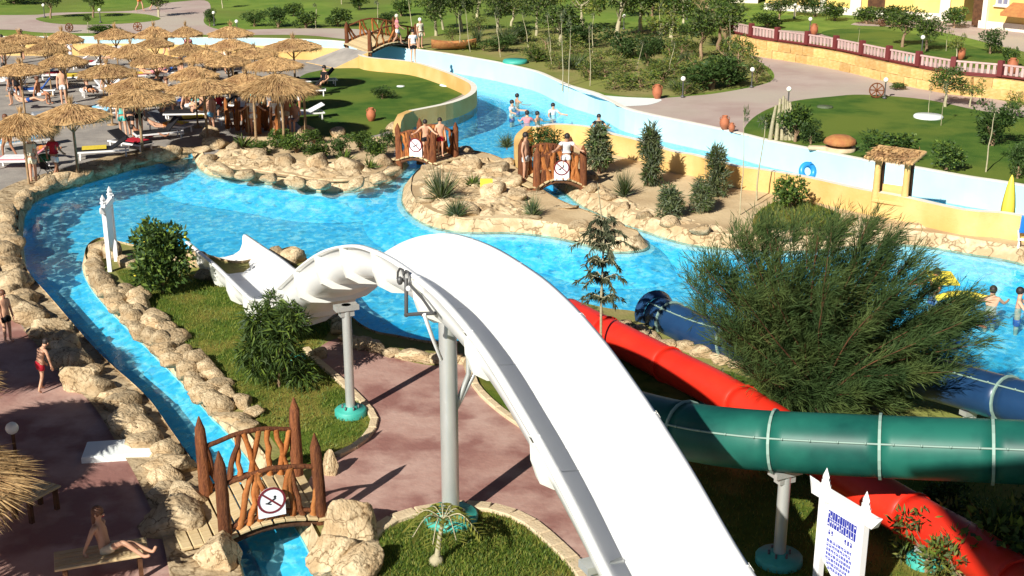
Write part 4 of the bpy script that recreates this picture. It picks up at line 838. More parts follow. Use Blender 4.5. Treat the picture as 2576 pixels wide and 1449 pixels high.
for i in range(9):
    a=6.28*i/9+.3; l=q.uniform(.4,.62); P_=smooth([Vector((.12,0,.8)),Vector((.12+math.cos(a)*l*.5,math.sin(a)*l*.5,.8+.16)),Vector((.12+math.cos(a)*l,math.sin(a)*l,.8-.12))],6); mb=MB(); mb.tube(P_,.010,4)
    for j,p in enumerate(P_[2:]):
        for s_ in (-1,1):
            for jj in (0,1):
                sd=Vector((-math.sin(a)*s_,math.cos(a)*s_,-.35)); pb=p+Vector((math.cos(a),math.sin(a),0))*.02*jj; e=pb+sd*.17+Vector((math.cos(a),math.sin(a),0))*.08; mb.add([pb,pb.lerp(e,.5)+Vector((0,0,.012)),e,pb.lerp(e,.5)-Vector((math.cos(a)*.022,math.sin(a)*.022,0))],[(0,1,2,3)],1)
    mb.build('frond',[M['trunk_pale'],M['leaf_yellow']],t)
# grass blades on the near lawns (past counting)
def turf(name,polys,n,z,L,W,mats,seed):
    rng=rn(seed); PP=[]
    for poly in polys:
        Q=[Vector((p.x,p.y)) for p in smooth(GL(poly,z),3,True)]; xs=[p.x for p in Q]; ys=[p.y for p in Q]; cnt=0; m=n//len(polys)
        ax=np.array(xs);ay=np.array(ys)
        while cnt<m:
            x=rng.uniform(min(xs),max(xs),4000); y=rng.uniform(min(ys),max(ys),4000); ins=np.zeros(4000,bool); j=len(Q)-1
            for i in range(len(Q)):
                c=((ay[i]>y)!=(ay[j]>y))&(x<(ax[j]-ax[i])*(y-ay[i])/(ay[j]-ay[i]+1e-12)+ax[i]); ins^=c; j=i
            pts=np.stack([x[ins],y[ins],np.full(ins.sum(),z)],1)[:m-cnt]; PP.append(pts); cnt+=len(pts)
    P=np.concatenate(PP); D=rng.normal(size=P.shape)*.45; D[:,2]=1
    o=bpy.data.objects.new(name,leafmesh(name,P,D,L,W,mats,rng)); COL.objects.link(o); return stuff(o)
turf('grass',[[(300,685),(380,690),(480,690),(560,720),(640,740),(760,760),(830,820),(795,908),(880,983),(932,1038),(925,1100),(840,1152),(780,1165),(720,1140),(650,1050),(560,955),(470,875),(400,800)],[(960,1360),(1000,1325),(1080,1300),(1180,1292),(1260,1300),(1330,1332),(1390,1382),(1450,1449),(1300,1600),(930,1600)],[(1750,1060),(2000,1010),(2300,1090),(2900,1240),(2900,1600),(1900,1600),(1780,1300)]],42000,.34,.085,.014,['leaf_bright','leaf_mid','leaf_yellow'],9)
turf('ground_cover',[[(1910,535),(1960,510),(2040,515),(2120,545),(2190,565),(2080,588),(1960,594)]],1500,.34,.22,.03,['leaf_olive','leaf_bright','leaf_yellow'],10)
# ============================================================ PARASOL BEACH
def ordn(i):
    return {1:'first',2:'second',3:'third',4:'fourth',5:'fifth',6:'sixth',7:'seventh',8:'eighth',9:'ninth',10:'tenth',11:'eleventh',12:'twelfth',13:'thirteenth',14:'fourteenth'}.get(i,f'{i}th')
def thatchmeshes(seed,r,rise,shag,nst):
    rg=random.Random(seed); rng=rn(seed); n=26; mb=MB(); vs=[]
    rings=[(.06,rise),(.35,rise*.66),(.7,rise*.34),(1.0,.04),(1.03,-.03)]
    for k,(q,z) in enumerate(rings):
        for j in range(n):
            a=6.283*j/n; rr=q*r*(1+(rg.uniform(-.05,.05) if k>1 else 0)); vs.append((rr*math.cos(a),rr*math.sin(a),z+(rg.uniform(-.03,.03) if k else 0)))
    mb.add(vs,[(i*n+j,i*n+(j+1)%n,(i+1)*n+(j+1)%n,(i+1)*n+j)[::-1] for i in range(4) for j in range(n)],0,False)
    low=[(1.0*r*math.cos(6.283*j/n),1.0*r*math.sin(6.283*j/n),-.06) for j in range(n)]+[(0,0,rise*.75)]
    mb.add(low,[(j,(j+1)%n,n) for j in range(n)],0,False)
    can=mb.mesh('canopy',M['thatch'])
    k=rng.random(nst)**.6; a=rng.random(nst)*6.283; rr=(.05+.95*k)*r; z=rise*(1-k)*.98+.05+.02*rng.random(nst)
    P=np.stack([rr*np.cos(a),rr*np.sin(a),z],1); D=np.stack([np.cos(a),np.sin(a),-np.full(nst,rise/r)],1)+rng.normal(size=(nst,3))*.16
    m=nst//3; ae=rng.random(m)*6.283; Pe=np.stack([r*.97*np.cos(ae),r*.97*np.sin(ae),.04+.03*rng.random(m)],1); De=np.stack([np.cos(ae)*.45,np.sin(ae)*.45,-np.ones(m)],1)+rng.normal(size=(m,3))*.22
    st=leafmesh('straw',np.concatenate([P,Pe]),np.concatenate([D,De]),shag,.020,['straw','thatch','straw'],rng,.05)
    mt=40; Pt=np.stack([rng.normal(size=mt)*.03,rng.normal(size=mt)*.03,np.full(mt,rise-.03)],1); Dt=rng.normal(size=(mt,3))*.25; Dt[:,2]=1
    tf=leafmesh('tuft',Pt,Dt,.34,.03,['straw'],rng)
    return can,st,tf
TH=[thatchmeshes(1,1.3,.42,.22,1400),thatchmeshes(2,1.3,.34,.20,1400),thatchmeshes(3,1.3,.48,.24,1400)]
pm_=MB(); pm_.tube([(0,0,0),(.01,0,1.1),(0,0,2.75)],[.055,.05,.045],9); POLE=pm_.mesh('pole',M['pole_wood'])
tm=MB(); tm.lathe([(.24,.0),(.24,.04),(.0,.05)],14); PTAB=tm.mesh('base_disc',M['pole_wood'])
def strut_me(a):
    mb=MB(); mb.tube([(.05*math.cos(a),.05*math.sin(a),1.72),(.62*math.cos(a),.62*math.sin(a),2.27)],.022,6); return mb.mesh('strut',M['pole_wood'])
STR=[strut_me(a) for a in (0,1.57,3.14,4.71)]
THB=thatchmeshes(9,1.3,.60,.40,3000)
def parasol(u,v,wpx,label,tuft=True,vr=None,zeave=2.2,th=None):
    p=G(u,v,zeave+.33); s=wpx/ppm(p)/2.6; t=thing('thatched_parasol',label,'parasol',(p.x,p.y,Z0),pg.uniform(0,6.28),'straw parasols on the beach',(s,s,(zeave)/2.2))
    can,st,tf=th or TH[pg.randrange(3) if vr is None else vr]
    part('pole',POLE,t); part('base_disc',PTAB,t)
    c=part('canopy',can,t,(0,0,2.22)); o=part('straw',st,c); stuff(o)
    if tuft: stuff(part('tuft',tf,c))
    for m_ in STR: part('strut',m_,t)
    return t
UMB=[(50,104,115,'tall straw parasol at the left end of the back row by the canal wall'),(157,104,96,'second straw parasol from the left in the back row by the canal wall'),(290,93,96,'third straw parasol from the left in the back row against the pale canal'),(388,91,92,'peaked straw parasol with a long tip, fourth in the back row'),(468,88,76,'small straw parasol, fifth in the back row before the path'),(580,88,104,'straw parasol farthest right in the back row beside the lawn path'),
(250,130,92,'straw parasol just before the canal wall, left of three'),(390,114,88,'straw parasol just before the canal wall, middle of three'),(475,132,92,'yellowish straw parasol just before the canal wall, right of three'),(580,120,104,'straw parasol standing left of the wide one by the ramp'),(738,120,132,'straw parasol nearest to the grey ramp'),
(394,160,122,'flat straw parasol in the middle row, left of a pair'),(573,160,108,'flat straw parasol in the middle row, right of a pair'),(50,181,130,'straw parasol with long tip cut by the left edge in the middle row'),(270,187,136,'straw parasol with thin tip in the middle of the beach'),(488,193,114,'straw parasol with pink towel colours behind it'),(690,168,134,'straw parasol in front of the ramp, overlapping its neighbour'),
(345,222,142,'straw parasol half hidden behind a wide flat one'),(347,254,176,'wide flat straw parasol in front of the half hidden one'),(512,226,172,'wide straw parasol left of the biggest shelter'),(618,208,112,'steep straw parasol squeezed beside the biggest shelter'),(181,297,176,'straw parasol with dark pole and tall tip in the front row')]
UMB+=[(118,128,96,'straw parasol left of the three before the canal wall'),(330,138,96,'straw parasol between the first two before the canal wall'),(160,160,112,'straw parasol beside the shirtless bather at the back'),(640,140,110,'straw parasol left of the two by the ramp'),(10,128,100,'straw parasol cut by the left edge at the back'),(520,150,104,'straw parasol between the flat pair of the middle row'),]
for u,v,w_,l in UMB: parasol(u,v,w_*1.03,l)
parasol(56,325,158,'shaggy golden straw parasol cut by the left edge, nearest on the beach',vr=2,zeave=2.0,th=THB)
# the biggest shelter on several posts
p=G(700,226,2.5); s=172/ppm(p)/2.6; t=thing('thatched_parasol','biggest straw shelter on several posts above the log railings','parasol',(p.x,p.y,Z0),0,'straw parasols on the beach',(s,s,1))
c=part('canopy',THB[0],t,(0,0,2.22)); stuff(part('straw',THB[1],c))
for a in (.3,1.8,3.4,5.0): part('pole',POLE,t,(math.cos(a)*.95,math.sin(a)*.95,0),scale=(1,1,.83))
# parasols out of frame to the left whose shade falls on the deck
q=random.Random(9)
SHD=Vector((1.72,2.87,0))
for i,(u,v,l) in enumerate([(255,1325,'ragged straw parasol at the lower left corner'),(150,1090,'straw parasol at the left edge beside the red deck lamp'),(95,905,'straw parasol just outside the left edge near the bare chested child'),(20,1180,'straw parasol beyond the left edge of the red deck')]):
    x,y,_z=G(u,v,.3)-SHD
    t=thing('thatched_parasol',l,'parasol',(x,y,Z0),i,'straw parasols on the red deck',(1.16,1.16,.95)); th=THB
    part('pole',POLE,t); c=part('canopy',th[0],t,(0,0,2.22)); stuff(part('straw',th[1],c)); stuff(part('tuft',th[2],c))
    for m_ in STR: part('strut',m_,t)
# ------------------------------------------------------------ loungers
def loungermeshes():
    mb=MB()
    for y in (-.3,.3): mb.box((0,y,.30),(1.95,.05,.06))
    for x in (-.95,.0,.95): mb.box((x,0,.30),(.05,.56,.05))
    fr=mb.mesh('frame',M['white_paint'])
    mb=MB(); mb.box((0,0,0),(.05,.05,.29)); leg=mb.mesh('leg',M['white_paint'])
    mb=MB(); mb.box((-.3,0,.365),(1.3,.58,.07),bev=.02); mat_=mb.mesh('mattress',M['cloth_white'])
    mb=MB(); mb.box((0,0,0),(.72,.58,.07),bev=.02); bk_=mb.mesh('backrest',M['cloth_white'])
    return fr,leg,mat_,bk_
LG=loungermeshes()
def lounger(p,rz,label,col,group='sun loungers on the beach',towel=None,up=.7):
    t=thing('sun_lounger',label,'sun lounger',(p.x,p.y,Z0),rz,group)
    part('frame',LG[0],t)
    for x in (-.85,.85):
        for y in (-.28,.28): part('leg',LG[1],t,(x,y,.145))
    o=part('mattress',LG[2],t); omat(o,M[col]); o=part('backrest',LG[3],t,(.35+.34*math.cos(up),0,.37+.34*math.sin(up)),(0,-up,0)); omat(o,M[col])
    if towel:
        mb=MB(); mb.box((0,0,0),(.9,.62,.03)); o=mb.build('towel',M[towel],None,(p.x-.3*math.cos(rz),p.y-.3*math.sin(rz),Z0+.42)); o.rotation_euler=(0,0,rz)
        tag(o,f"{towel.split('_')[1]} towel spread over the {label}",'towel')
    return t
LO=[(110,195,'cloth_sky','lounger left of the thin tipped parasol'),(150,200,'cloth_white','lounger under the middle beach parasols'),(205,205,'cloth_yellow','lounger with yellow cover on the open sand'),(228,172,'cloth_white','lounger in front of the canal wall shade'),(180,170,'cloth_white','lounger beside the standing bather at the back'),(375,200,'cloth_pink','lounger with pinkish cover behind the half hidden parasol'),(410,195,'cloth_blue','lounger with blue cover near the pink one'),(440,178,'cloth_white','lounger in the shade behind the wide parasol'),(255,240,'cloth_white','pale lounger right of the shirtless bather'),(275,232,'cloth_white','second pale lounger right of the shirtless bather'),(245,300,'cloth_sky','lounger with sky blue cover under the wide flat parasol'),(290,285,'cloth_sky','second sky blue lounger under the wide flat parasol'),(140,300,'cloth_grey','lounger in the shade of the front row parasol'),(60,372,'cloth_sky','lounger behind the shaggy golden parasol'),(30,345,'cloth_sky','lounger under the shaggy golden parasol'),(440,270,'cloth_blue','lounger with navy cover beside the walking couple'),(470,300,'cloth_black','dark lounger in the front group near the rocks'),(505,315,'cloth_black','second dark lounger in the front group near the rocks'),(540,290,'cloth_black','dark lounger left of the log railing'),(520,265,'cloth_teal','teal lounger in the shade of the wide parasol'),(560,270,'cloth_black','dark lounger behind the log railing'),(480,255,'cloth_white','white lounger under the wide parasol'),(430,330,'cloth_grey','grey lounger lowest in the front group'),(400,350,'cloth_black','dark lounger nearest the boulder row'),(330,375,'cloth_black','dark lounger on its own above the boulder row'),(260,395,'cloth_black','dark lounger at the left above the boulder row'),(60,420,'cloth_pink','lounger with pink towel at the far left'),(620,280,'cloth_black','dark lounger under the biggest shelter'),(760,300,'cloth_white','white lounger at the right foot of the biggest shelter'),(800,215,'cloth_black','dark lounger in the shade on the lawn edge'),(770,240,'cloth_black','second dark lounger in the shade on the lawn edge'),(20,215,'cloth_white','white lounger at the left edge of the beach'),(90,240,'cloth_blue','blue lounger near the left edge of the beach'),(320,150,'cloth_white','white lounger by the canal wall'),(640,150,'cloth_white','white lounger beside the ramp'),(520,150,'cloth_grey','grey lounger in the back of the beach')]
for i,(u,v,c_,l) in enumerate(LO):
    lounger(G(u,v),q.choice((.35,.5,2.6,.2))+q.uniform(-.2,.2),l,c_,towel=q.choice((None,'cloth_white','cloth_teal','cloth_red','cloth_yellow',None)) if i<28 else None,up=q.uniform(.4,.9))
# ============================================================ PEOPLE
def skinmesh(V,E,Rd,name,m,sub=1):
    me=bpy.data.meshes.new(name+'_cage'); me.from_pydata([tuple(v) for v in V],E,[]); o=bpy.data.objects.new(name,me); COL.objects.link(o)
    o.modifiers.new('s','SKIN'); sk=me.skin_vertices[0].data
    for i,r in enumerate(Rd): sk[i].radius=(r,r) if not hasattr(r,'__len__') else r
    sk[0].use_root=True; sb=o.modifiers.new('u','SUBSURF'); sb.levels=sub; sb.render_levels=sub
    dg=bpy.context.evaluated_depsgraph_get(); dg.update(); r=bpy.data.meshes.new_from_object(o.evaluated_get(dg)); r.name=name
    bpy.data.objects.remove(o); bpy.data.meshes.remove(me); r.materials.clear(); r.materials.append(M[m]); r.polygons.foreach_set('use_smooth',[True]*len(r.polygons)); return r
def pose(**k):
    J=dict(pel=(0,0,.93),spi=(0,0,1.12),che=(0,0,1.31),nec=(0,0,1.47),hb=(0,-.01,1.55),hm=(0,-.015,1.62),ht=(0,-.005,1.70),
     sL=(.165,0,1.39),eL=(.225,.02,1.12),wL=(.235,-.05,.89),hL=(.235,-.075,.80),sR=(-.165,0,1.39),eR=(-.225,.02,1.12),wR=(-.235,-.05,.89),hR=(-.235,-.075,.80),
     pL=(.085,0,.88),kL=(.095,-.01,.49),aL=(.095,.02,.08),tL=(.11,-.12,.035),pR=(-.085,0,.88),kR=(-.095,-.01,.49),aR=(-.095,.02,.08),tR=(-.11,-.12,.035))
    J.update(k); return J
ORD=['pel','spi','che','nec','hb','hm','ht','sL','eL','wL','hL','sR','eR','wR','hR','pL','kL','aL','tL','pR','kR','aR','tR']
RAD=dict(pel=(.135,.10),spi=(.125,.09),che=(.15,.105),nec=.052,hb=.075,hm=.098,ht=.07,sL=.06,eL=.042,wL=.03,hL=.036,sR=.06,eR=.042,wR=.03,hR=.036,pL=.088,kL=.058,aL=.038,tL=.034,pR=.088,kR=.058,aR=.038,tR=.034)
EDG=[('pel','spi'),('spi','che'),('che','nec'),('nec','hb'),('hb','hm'),('hm','ht'),('che','sL'),('sL','eL'),('eL','wL'),('wL','hL'),('che','sR'),('sR','eR'),('eR','wR'),('wR','hR'),('pel','pL'),('pL','kL'),('kL','aL'),('aL','tL'),('pel','pR'),('pR','kR'),('kR','aR'),('aR','tR')]
def figure(J,fingers=True,slim=1.):
    V=[Vector(J[k]) for k in ORD]; E=[(ORD.index(a),ORD.index(b)) for a,b in EDG]; Rd=[tuple(x*slim for x in RAD[k]) if hasattr(RAD[k],'__len__') else RAD[k]*(slim if k[0]!='h' else 1) for k in ORD]
    if fingers:
        for s_ in 'LR':
            w_=Vector(J['w'+s_]); h=Vector(J['h'+s_]); d=(h-w_).normalized(); sd=d.cross(Vector((1,0,0.2))).normalized(); hi=ORD.index('h'+s_); nn=d.cross(sd)
            for i,(off,l) in enumerate(((-.030,.065),(-.010,.078),(.010,.074),(.030,.058))):
                a=len(V); b=h+d*.02+sd*off; V+=[b+d*l*.5,b+d*l+nn*.012]; Rd+=[.0095,.008]; E+=[(hi,a),(a,a+1)]
            a=len(V); V+=[w_.lerp(h,.55)-sd*.038,w_.lerp(h,.9)-sd*.060+d*.015]; Rd+=[.011,.009]; E+=[(ORD.index('w'+s_),a),(a,a+1)]
    body=skinmesh(V,E,Rd,'body','skin')
    def sub(keys,edges,name,m,g):
        vv=[Vector(J[k]) if isinstance(k,str) else Vector(J[k[0]]).lerp(Vector(J[k[1]]),k[2]) for k in keys]
        rd=[]
        for k in keys:
            r=RAD[k] if isinstance(k,str) else RAD[k[0]]; r=r if hasattr(r,'__len__') else (r,r); rd.append(tuple(x*slim+g for x in r))
        return skinmesh(vv,edges,rd,name,m)
    sh=sub(['pel',('pel','spi',.35),'pL',('pL','kL',.55),'pR',('pR','kR',.55)],[(0,1),(0,2),(2,3),(0,4),(4,5)],'shorts','cloth_black',.016)
    tp=sub(['spi','che',('pel','spi',.45),('che','nec',.55),'sL',('sL','eL',.55),'sR',('sR','eR',.55)],[(0,1),(0,2),(1,3),(1,4),(4,5),(1,6),(6,7)],'shirt','cloth_white',.014)
    hd=Vector(J['hm']); up=(Vector(J['ht'])-Vector(J['hb'])).normalized(); mb=MB(); rt_=Vector((0,0,1)).rotation_difference(up).to_matrix()
    mb.ell(hd+rt_@Vector((0,.022,.028)),(.105,.112,.115),12,rot=rt_); hr=mb.mesh('hair',M['hair_dark'])
    mb=MB(); mb.ell(hd+rt_@Vector((0,.07,-.10)),(.085,.06,.2),10,rot=rt_); lh=mb.mesh('long_hair',M['hair_brown'])
    fx=[]
    for nm,off,sz,m_ in (('eye',(.035,-.092,.005),(.014,.010,.009),'ink_black'),('eye',(-.035,-.092,.005),(.014,.010,.009),'ink_black'),('nose',(0,-.103,-.022),(.013,.018,.022),'skin'),('mouth',(0,-.090,-.055),(.026,.010,.007),'cloth_red'),('ear',(.098,.005,-.01),(.012,.02,.03),'skin'),('ear',(-.098,.005,-.01),(.012,.02,.03),'skin')):
        mb=MB(); mb.ell(hd+rt_@Vector(off),sz,8,rot=rt_); fx.append((nm,mb.mesh(nm,M[m_])))
    return dict(body=body,shorts=sh,shirt=tp,hair=hr,long_hair=lh,face=fx)
POSES={}
POSES['stand']=figure(pose())
POSES['walk']=figure(pose(kL=(.09,-.20,.50),aL=(.09,-.22,.09),tL=(.09,-.36,.06),kR=(-.09,.05,.49),aR=(-.09,.30,.13),tR=(-.09,.20,.04),eL=(.21,.12,1.13),wL=(.22,.10,.90),hL=(.22,.08,.82),eR=(-.21,-.08,1.13),wR=(-.20,-.26,.98),hR=(-.19,-.33,.94)))
POSES['bend']=figure(pose(spi=(0,-.05,1.10),che=(0,-.14,1.24),nec=(0,-.22,1.36),hb=(0,-.27,1.41),hm=(0,-.32,1.46),ht=(0,-.36,1.52),sL=(.165,-.15,1.29),eL=(.21,-.20,1.03),wL=(.15,-.28,.84),hL=(.12,-.32,.77),sR=(-.165,-.15,1.29),eR=(-.24,-.16,1.03),wR=(-.24,-.22,.80),hR=(-.23,-.25,.71),kL=(.11,-.12,.50),aL=(.14,-.06,.09),tL=(.15,-.20,.035),kR=(-.09,.04,.49),aR=(-.10,.22,.12),tR=(-.10,.12,.035)),slim=.9)
POSES['sit']=figure(pose(kL=(.10,-.44,.95),aL=(.10,-.50,.50),tL=(.11,-.64,.46),kR=(-.10,-.44,.94),aR=(-.10,-.42,.50),tR=(-.11,-.56,.46),eL=(.23,.04,1.13),wL=(.18,-.18,1.0),hL=(.15,-.26,1.0),eR=(-.23,.06,1.12),wR=(-.25,.12,.92),hR=(-.25,.10,.84)))
POSES['longsit']=figure(pose(spi=(0,.06,1.10),che=(0,.12,1.28),nec=(0,.12,1.44),hb=(0,.10,1.52),hm=(0,.09,1.59),ht=(0,.09,1.67),sL=(.165,.12,1.36),sR=(-.165,.12,1.36),eL=(.25,.22,1.13),wL=(.24,.20,.90),hL=(.24,.15,.85),eR=(-.24,.20,1.13),wR=(-.25,.30,.92),hR=(-.25,.27,.85),kL=(.10,-.42,1.0),aL=(.10,-.84,.86),tL=(.12,-.90,.98),kR=(-.10,-.40,1.12),aR=(-.10,-.78,.87),tR=(-.11,-.90,.92)),slim=.92)
POSES['lie']=figure(pose(spi=(0,.19,.95),che=(0,.37,1.03),nec=(0,.50,1.13),hb=(0,.56,1.19),hm=(0,.61,1.24),ht=(0,.67,1.29),sL=(.165,.43,1.06),eL=(.24,.24,.93),wL=(.2,.02,.95),hL=(.17,-.06,.98),sR=(-.165,.43,1.06),eR=(-.25,.24,.93),wR=(-.26,.0,.92),hR=(-.26,-.08,.92),pL=(.085,-.05,.93),kL=(.10,-.45,.97),aL=(.10,-.86,.93),tL=(.12,-.90,1.04),pR=(-.085,-.05,.93),kR=(-.10,-.43,1.08),aR=(-.10,-.80,.93),tR=(-.11,-.92,.95)))
POSES['lean']=figure(pose(spi=(0,-.05,1.11),che=(0,-.14,1.27),nec=(0,-.20,1.41),hb=(0,-.23,1.48),hm=(0,-.26,1.55),ht=(0,-.27,1.63),sL=(.165,-.15,1.34),eL=(.33,-.30,1.18),wL=(.45,-.46,1.12),hL=(.50,-.52,1.12),sR=(-.165,-.15,1.34),eR=(-.33,-.30,1.18),wR=(-.45,-.46,1.12),hR=(-.50,-.52,1.12)))
POSES['swim']=figure(pose(eL=(.33,-.16,1.22),wL=(.44,-.38,1.22),hL=(.47,-.47,1.22),eR=(-.33,-.16,1.22),wR=(-.44,-.38,1.22),hR=(-.47,-.47,1.22)))
def person(po,p,rz,label,skin='skin',shorts='cloth_black',shirt=None,hair='hair_dark',long=False,h=1.70,face=False,hat=None,group=None,dz=0):
    t=thing('person',label,'person',(p.x,p.y,p.z+dz),rz,group,h/1.70); F=POSES[po]
    o=part('body',F['body'],t); omat(o,M[skin])
    if shorts: o=part('shorts',F['shorts'],t); omat(o,M[shorts])
    if shirt: o=part('shirt',F['shirt'],t); omat(o,M[shirt])
    o=part('hair',F['hair'],t); omat(o,M[hat or hair])
    if long: o=part('long_hair',F['long_hair'],t); omat(o,M[hair])
    if face:
        for nm,me in F['face']:
            o=part(nm,me,t)
            if nm in('nose','ear'): omat(o,M[skin])
    return t
d2r=R
# near children on the red deck
person('bend',G(108,985,Z0),R(150),'child in red swim shorts stepping forward bent over on the shaded red deck','skin','cloth_red',hair='hair_dark',h=1.22,face=True)
person('stand',G(22,862,Z0),R(60),'bare chested child in dark shorts standing by the boulders at the left edge','skin','cloth_black',hair='hair_brown',h=1.28,face=True)
person('longsit',G(277,1452,Z0),R(78),'long haired person in swimwear sitting on a wooden bench at the bottom edge','skin','cloth_beige',hair='hair_brown',long=True,h=1.5,face=True,dz=-.27)
# people on the beach
person('stand',G(162,262,Z0),R(20),'shirtless bather standing beside the tip of the front row parasol',shorts='cloth_white')
person('walk',G(312,346,Z0),R(200),'person wrapped in a teal towel walking toward the wide parasol',shirt='cloth_teal',shorts='cloth_teal')
person('walk',G(332,345,Z0),R(190),'person in black beside the one in the teal towel',shirt='cloth_black',shorts='cloth_black')
person('stand',G(353,338,Z0),R(30),'person in a red top near the walking couple','skin','cloth_black','cloth_red')
person('lie',G(372,352,Z0),R(80),'sunburnt bather lying low on the sand in front of the wide parasol','skin_tan','cloth_red',dz=-.72)
person('lie',G(410,338,Z0),R(100),'bather lying beside the dark loungers','skin','cloth_orange',dz=-.55)
person('walk',G(143,455,Z0),R(160),'man in a dark red shirt and white shorts by the pushchair','skin_tan','cloth_white','cloth_red')
person('stand',G(86,460,Z0),R(170),'figure in a long cream robe and pale cap at the front of the beach','skin','cloth_cream','cloth_cream',hat='cloth_cream')
person('walk',G(180,170,Z0),R(140),'person in white at the back of the beach under the canal wall','skin','cloth_white','cloth_white')
person('stand',G(12,165,Z0),R(40),'person in white at the left edge of the beach','skin','cloth_black','cloth_white')
person('sit',G(15,225,Z0),R(60),'person in a white top seated at the left edge of the beach','skin','cloth_white','cloth_white',dz=-.4)
person('sit',G(45,245,Z0),R(30),'dark clothed person seated under the left edge parasol','skin_tan','cloth_black','cloth_black',dz=-.4)
person('sit',G(510,300,Z0),R(300),'bather seated on the dark loungers in orange','skin','cloth_orange',None,dz=-.4)
person('stand',G(545,262,Z0),R(20),'bather in dark trunks under the wide parasol','skin','cloth_black')
person('sit',G(470,292,Z0),R(80),'bather seated left of the orange one','skin','cloth_white',None,dz=-.4)
person('stand',G(535,335,Z0),R(330),'bather standing between the dark loungers and the log railing','skin','cloth_sky')
person('lean',G(640,338,Z0),R(10),'bather leaning on the left log railing','skin','cloth_white','cloth_white')
person('stand',G(697,344,Z0),R(15),'person in a white shirt and black shorts at the foot of the log railing','skin','cloth_black','cloth_white')
person('walk',G(724,332,Z0),R(330),'sunburnt bather walking right of the log railing','skin_tan','cloth_beige')
person('sit',G(745,330,Z0),R(350),'bather seated under the right side of the biggest shelter','skin','cloth_grey',None,dz=-.4)
person('stand',G(600,275,Z0),R(350),'person in black under the biggest shelter','skin','cloth_black','cloth_black')
person('stand',G(660,288,Z0),R(10),'person in teal behind the log railings','skin','cloth_black','cloth_teal')
person('sit',G(270,242,Z0),R(60),'bather in white seated on the pale loungers','skin','cloth_white','cloth_white',dz=-.4)
person('lie',G(380,203,Z0),R(95),'bather lying on the pinkish lounger','skin','cloth_pink',dz=-.48)
person('stand',G(478,163,Z0),R(30),'bather in pink at the back by the canal wall','skin','cloth_pink','cloth_pink')
person('stand',G(572,185,Z0),R(30),'person in white walking behind the steep parasol','skin','cloth_white','cloth_white')
person('sit',G(818,232,Z0),R(330),'person in black resting on the shady lawn edge','skin','cloth_black','cloth_black',dz=-.4)
# bridges
person('lean',G(1072,396,.62),R(0),'bather with spread arms leaning on the rail of the orange brown bridge','skin','cloth_black',None,h=1.5)
person('stand',G(1108,394,.62),R(20),'bare backed bather standing behind the one leaning on the bridge','skin','cloth_red',None,h=1.45)
person('lean',G(1423,452,.7),R(5),'dark haired person in a white top on the dark red bridge','skin','cloth_white','cloth_white')
person('stand',G(1322,455,.45),R(60),'bather in pale shorts at the left end of the dark red bridge','skin','cloth_white',None)
person('walk',G(1000,113,1.3),R(100),'person in a pale sun hat crossing the distant bridge','skin','cloth_white','cloth_pink',hat='cloth_cream')
person('stand',G(1058,122,1.05),R(40),'tall person in cream clothes and cap at the end of the distant bridge','skin','cloth_cream','cloth_cream',hat='cloth_white')
person('stand',G(1040,156,1.05),R(20),'lifeguard in white top and black shorts on the canal wall','skin','cloth_black','cloth_white')
# swimmers
def swimmer(u,v,label,rz=0,sh=None,skin='skin',sub=1.2,hair='hair_dark',h=1.7):
    p=G(u,v,0); return person('swim',Vector((p.x,p.y,-sub)),rz,label,skin,'cloth_blue',sh,hair=hair,h=h)
for a in [(1288,280,'swimmer in a white shirt standing in the upper pool, left one of the pair',1,'cloth_white'),(1301,256,'swimmer with only head and shoulders out beside the white shirted one',2,None,'skin',1.33),(1391,288,'swimmer in a white shirt near the canal mouth',.5,'cloth_white'),(1326,308,'swimmer with dark hair close to the curved wall end',3,'cloth_pink'),(1352,304,'swimmer next to the dark haired one by the curved wall end',1,None,'skin',1.3),(1506,317,'swimmer in dark clothes holding the canal wall',0,'cloth_black'),(1062,168,'swimmer splashing at the canal start below the lifeguard',1,None,'skin',1.3),(2352,722,'swimmer holding the yellow mat',5.2,None,'skin_tan'),(2494,768,'dark haired swimmer in the middle of the right pool',2.9,None,'skin'),(2562,772,'swimmer at the right edge of the pool',1.2,None,'skin'),(2404,815,'sunburnt swimmer beside the feathery tree branches',.4,None,'skin_tan')]:
    u,v,l,r_,*x=a; swimmer(u,v,l,r_,*( [x[0]] if len(x)==1 else x))
mb=MB(); mb.box((0,0,0),(.9,.55,.08),bev=.03); o=mb.build('float_mat',M['float_yellow'],None,G(2372,700,.25)); o.rotation_euler=(.5,.15,.4); tag(o,'yellow foam mat held up by a swimmer','pool float')
mb=MB(); mb.tube(smooth([(-.7,0,0),(-.3,.15,.05),(.1,.1,.08),(.5,-.1,.04),(.8,-.25,0)],5),.09,10); o=mb.build('pool_noodle',M['float_yellow'],None,G(2425,750,.06)); tag(o,'curved yellow pool noodle floating near the swimmers','pool float')
mb=MB(); mb.lathe([(.30+.14*math.cos(a),.14*math.sin(a)) for a in np.linspace(0,2*math.pi,13)],20); o=mb.build('swim_ring',M['float_yellow'],None,G(2375,812,.1)); tag(o,'yellow swim ring behind the drooping feathery branches','pool float')
p=G(2031,442,.6); t=thing('swim_ring','big blue swim ring standing upright in the canal','pool float',p,R(20),None,.62)
mb=MB(); mb.lathe([(.40+.17*math.cos(a),.17*math.sin(a)) for a in np.linspace(0,2*math.pi,13)],24); me=mb.mesh('ring',M['float_blue']); part('ring',me,t,(0,0,.25),(R(72),0,0))
mb=MB(); mb.tube([(-.1,-.2,.78),(0,-.24,.86),(.1,-.2,.78)],.02,6); mb.build('handle',M['plastic_blue'],t)
